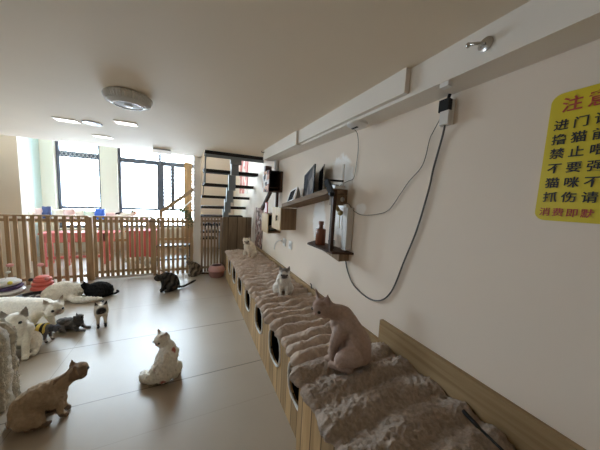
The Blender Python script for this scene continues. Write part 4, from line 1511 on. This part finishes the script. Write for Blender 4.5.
def rr_poly():
    out = []
    for (cy, cz, a0) in ((ye + R_, zt - R_, 90), (ys - R_, zt - R_, 0), (ys - R_, zb + R_, 270), (ye + R_, zb + R_, 180)):
        for k in range(7):
            a = math.radians(a0 + 90 - 15 * k)
            out.append((1.198, cy + R_ * math.cos(a), cz + R_ * math.sin(a)))
    return out


MB().prism(rr_poly(), (-0.004, 0, 0)).build('board', M['yellow'], sg)


def sign_row(txt, y_left, z_base, size, pitch, mat, bold):
    for i, chh in enumerate(txt):
        y0_ = y_left - i * pitch
        text_mesh(chh, size, lambda c, y0_=y0_: Vector((1.1925 + c.z * 0.4, y0_ - c.x, z_base + c.y)), mat, sg, 'lettering', bold)


sign_row('注意', 0.408, 1.858, 0.052, 0.060, M['signred'], 0.0008)
for txt, z in zip(('进门请', '撸猫前', '禁止喂', '不要强', '猫咪不', '抓伤请'), (1.797, 1.747, 1.698, 1.646, 1.594, 1.543)):
    sign_row(txt, 0.421, z, 0.0385, 0.0475, M['signblack'], 0.0006)
sign_row('消费即默', 0.425, 1.492, 0.031, 0.0345, M['signred'], 0.0004)

for i, (y, lab) in enumerate(((3.02, 'white wall outlet nearest the wall boxes, above the bench'), (2.80, 'white wall outlet farther from the wall boxes, above the bench'))):
    so = thing('wall_outlet', ('white wall outlet farther along, with the loose white cord plugged in', 'white wall outlet closer to the grey-capped cat, nothing plugged in')[i], 'outlet', (1.19, y, 0.88), 'wall outlets above the bench')
    MB().box(1.188, 1.199, y - 0.05, y + 0.05, 0.86, 0.965).build('plate', M['white'], so, 0.004)
    MB().box(1.185, 1.189, y - 0.03, y + 0.03, 0.885, 0.94).build('face', M['offwhite'], so, 0.002)
    for s_ in (-1, 1):
        MB().box(1.1845, 1.1855, y + s_ * 0.012 - 0.003, y + s_ * 0.012 + 0.003, 0.90, 0.92).build('slot', M['black'], so)
tag(MB().tube([(1.18, 3.04, 0.91), (1.16, 3.10, 0.925), (1.17, 3.25, 0.88), (1.185, 3.38, 0.80), (1.19, 3.42, 0.72)], 0.005, 8, smooth=6).build('cord', M['white'], smooth='all'),
    'loose white cord hanging from the outlet above the bench', 'cord')
tag(MB().tube([(1.07, 0.525, 0.632), (1.055, 0.46, 0.628), (1.05, 0.40, 0.622), (1.035, 0.33, 0.622), (1.0, 0.22, 0.622)], 0.006, 10, radii=[0.009] * 7 + [0.0055] * 18, smooth=6).build('cable', M['black'], smooth='all'),
    'black cable with a blunt end lying on the near shaggy rug', 'cable')

# ------------------------------------------------------------------ ceiling fittings
lp = thing('ceiling_lamp', 'round grey ribbed ceiling lamp, switched off', 'ceiling lamp', (-0.40, 2.17, 2.10))
MB().lathe([(0, CZ - 0.001), (0.13, CZ - 0.001), (0.150, 2.195), (0.154, 2.182), (0.140, 2.150), (0.098, 2.132), (0.092, 2.142), (0, 2.142)], (-0.41, 2.20, 0), 96, flute=(2, 4, 0.006)).build('housing', M['offwhite'], lp)
MB().lathe([(0.092, 2.141), (0.088, 2.134), (0.05, 2.131), (0, 2.131)], (-0.41, 2.20, 0), 48).build('lens', M['lampglass'], lp, smooth=True)
MB().lathe([(0.097, 2.138), (0.097, 2.129), (0.090, 2.129), (0.090, 2.138)], (-0.41, 2.20, 0), 48).build('light_ring', M['white'], lp, smooth=True)
MB().lathe([(0.03, 2.132), (0.024, 2.124), (0, 2.122)], (-0.41, 2.20, 0), 32).build('hub', M['white'], lp, smooth=True)

for (x, y, lab) in ((-1.155, 3.34, 'flat glowing ceiling patch left of the dark-rimmed downlight'), (-0.60, 3.08, 'flat glowing ceiling patch nearest the round ceiling lamp'), (-1.035, 4.02, 'flat glowing ceiling patch nearest the windows')):
    cl = thing('bright_patch', lab, 'light patch', (x, y, CZ - 0.012), 'flat glowing ceiling patches')  # reflected light patches on the ceiling, built as thin glowing plates
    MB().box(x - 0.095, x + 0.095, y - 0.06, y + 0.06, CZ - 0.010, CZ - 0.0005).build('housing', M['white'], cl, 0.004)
    MB().box(x - 0.085, x + 0.085, y - 0.05, y + 0.05, CZ - 0.012, CZ - 0.010).build('glow_face', M['panel'], cl)
dl = thing('downlight', 'round recessed downlight with a dark rim in the ceiling', 'downlight', (-0.94, 3.3, CZ - 0.01))
MB().lathe([(0.055, CZ - 0.001), (0.085, CZ - 0.001), (0.085, CZ - 0.009), (0.06, CZ - 0.009)], (-0.94, 3.31, 0), 40).build('rim', P('dark_rim', (0.10, 0.09, 0.08), 0.4), dl, smooth=True)
MB().lathe([(0, CZ - 0.003), (0.07, CZ - 0.003), (0.07, CZ - 0.010), (0, CZ - 0.010)], (-0.94, 3.31, 0), 40).build('lens', M['offwhite'], dl, smooth=True)
el = thing('emergency_light', 'white box light on the ceiling edge in front of the far window', 'light box', (-0.40, 4.5, 2.13))
MB().box(-0.54, -0.28, 4.45, 4.55, 2.135, 2.19).build('housing', P('lit_box_diffuser', (0.85, 0.86, 0.88), 0.4, emit=((0.95, 0.97, 1.0), 0.10)), el, 0.006)
MB().box(-0.53, -0.29, 4.455, 4.545, 2.19, 2.2095).build('base', M['steel'], el)
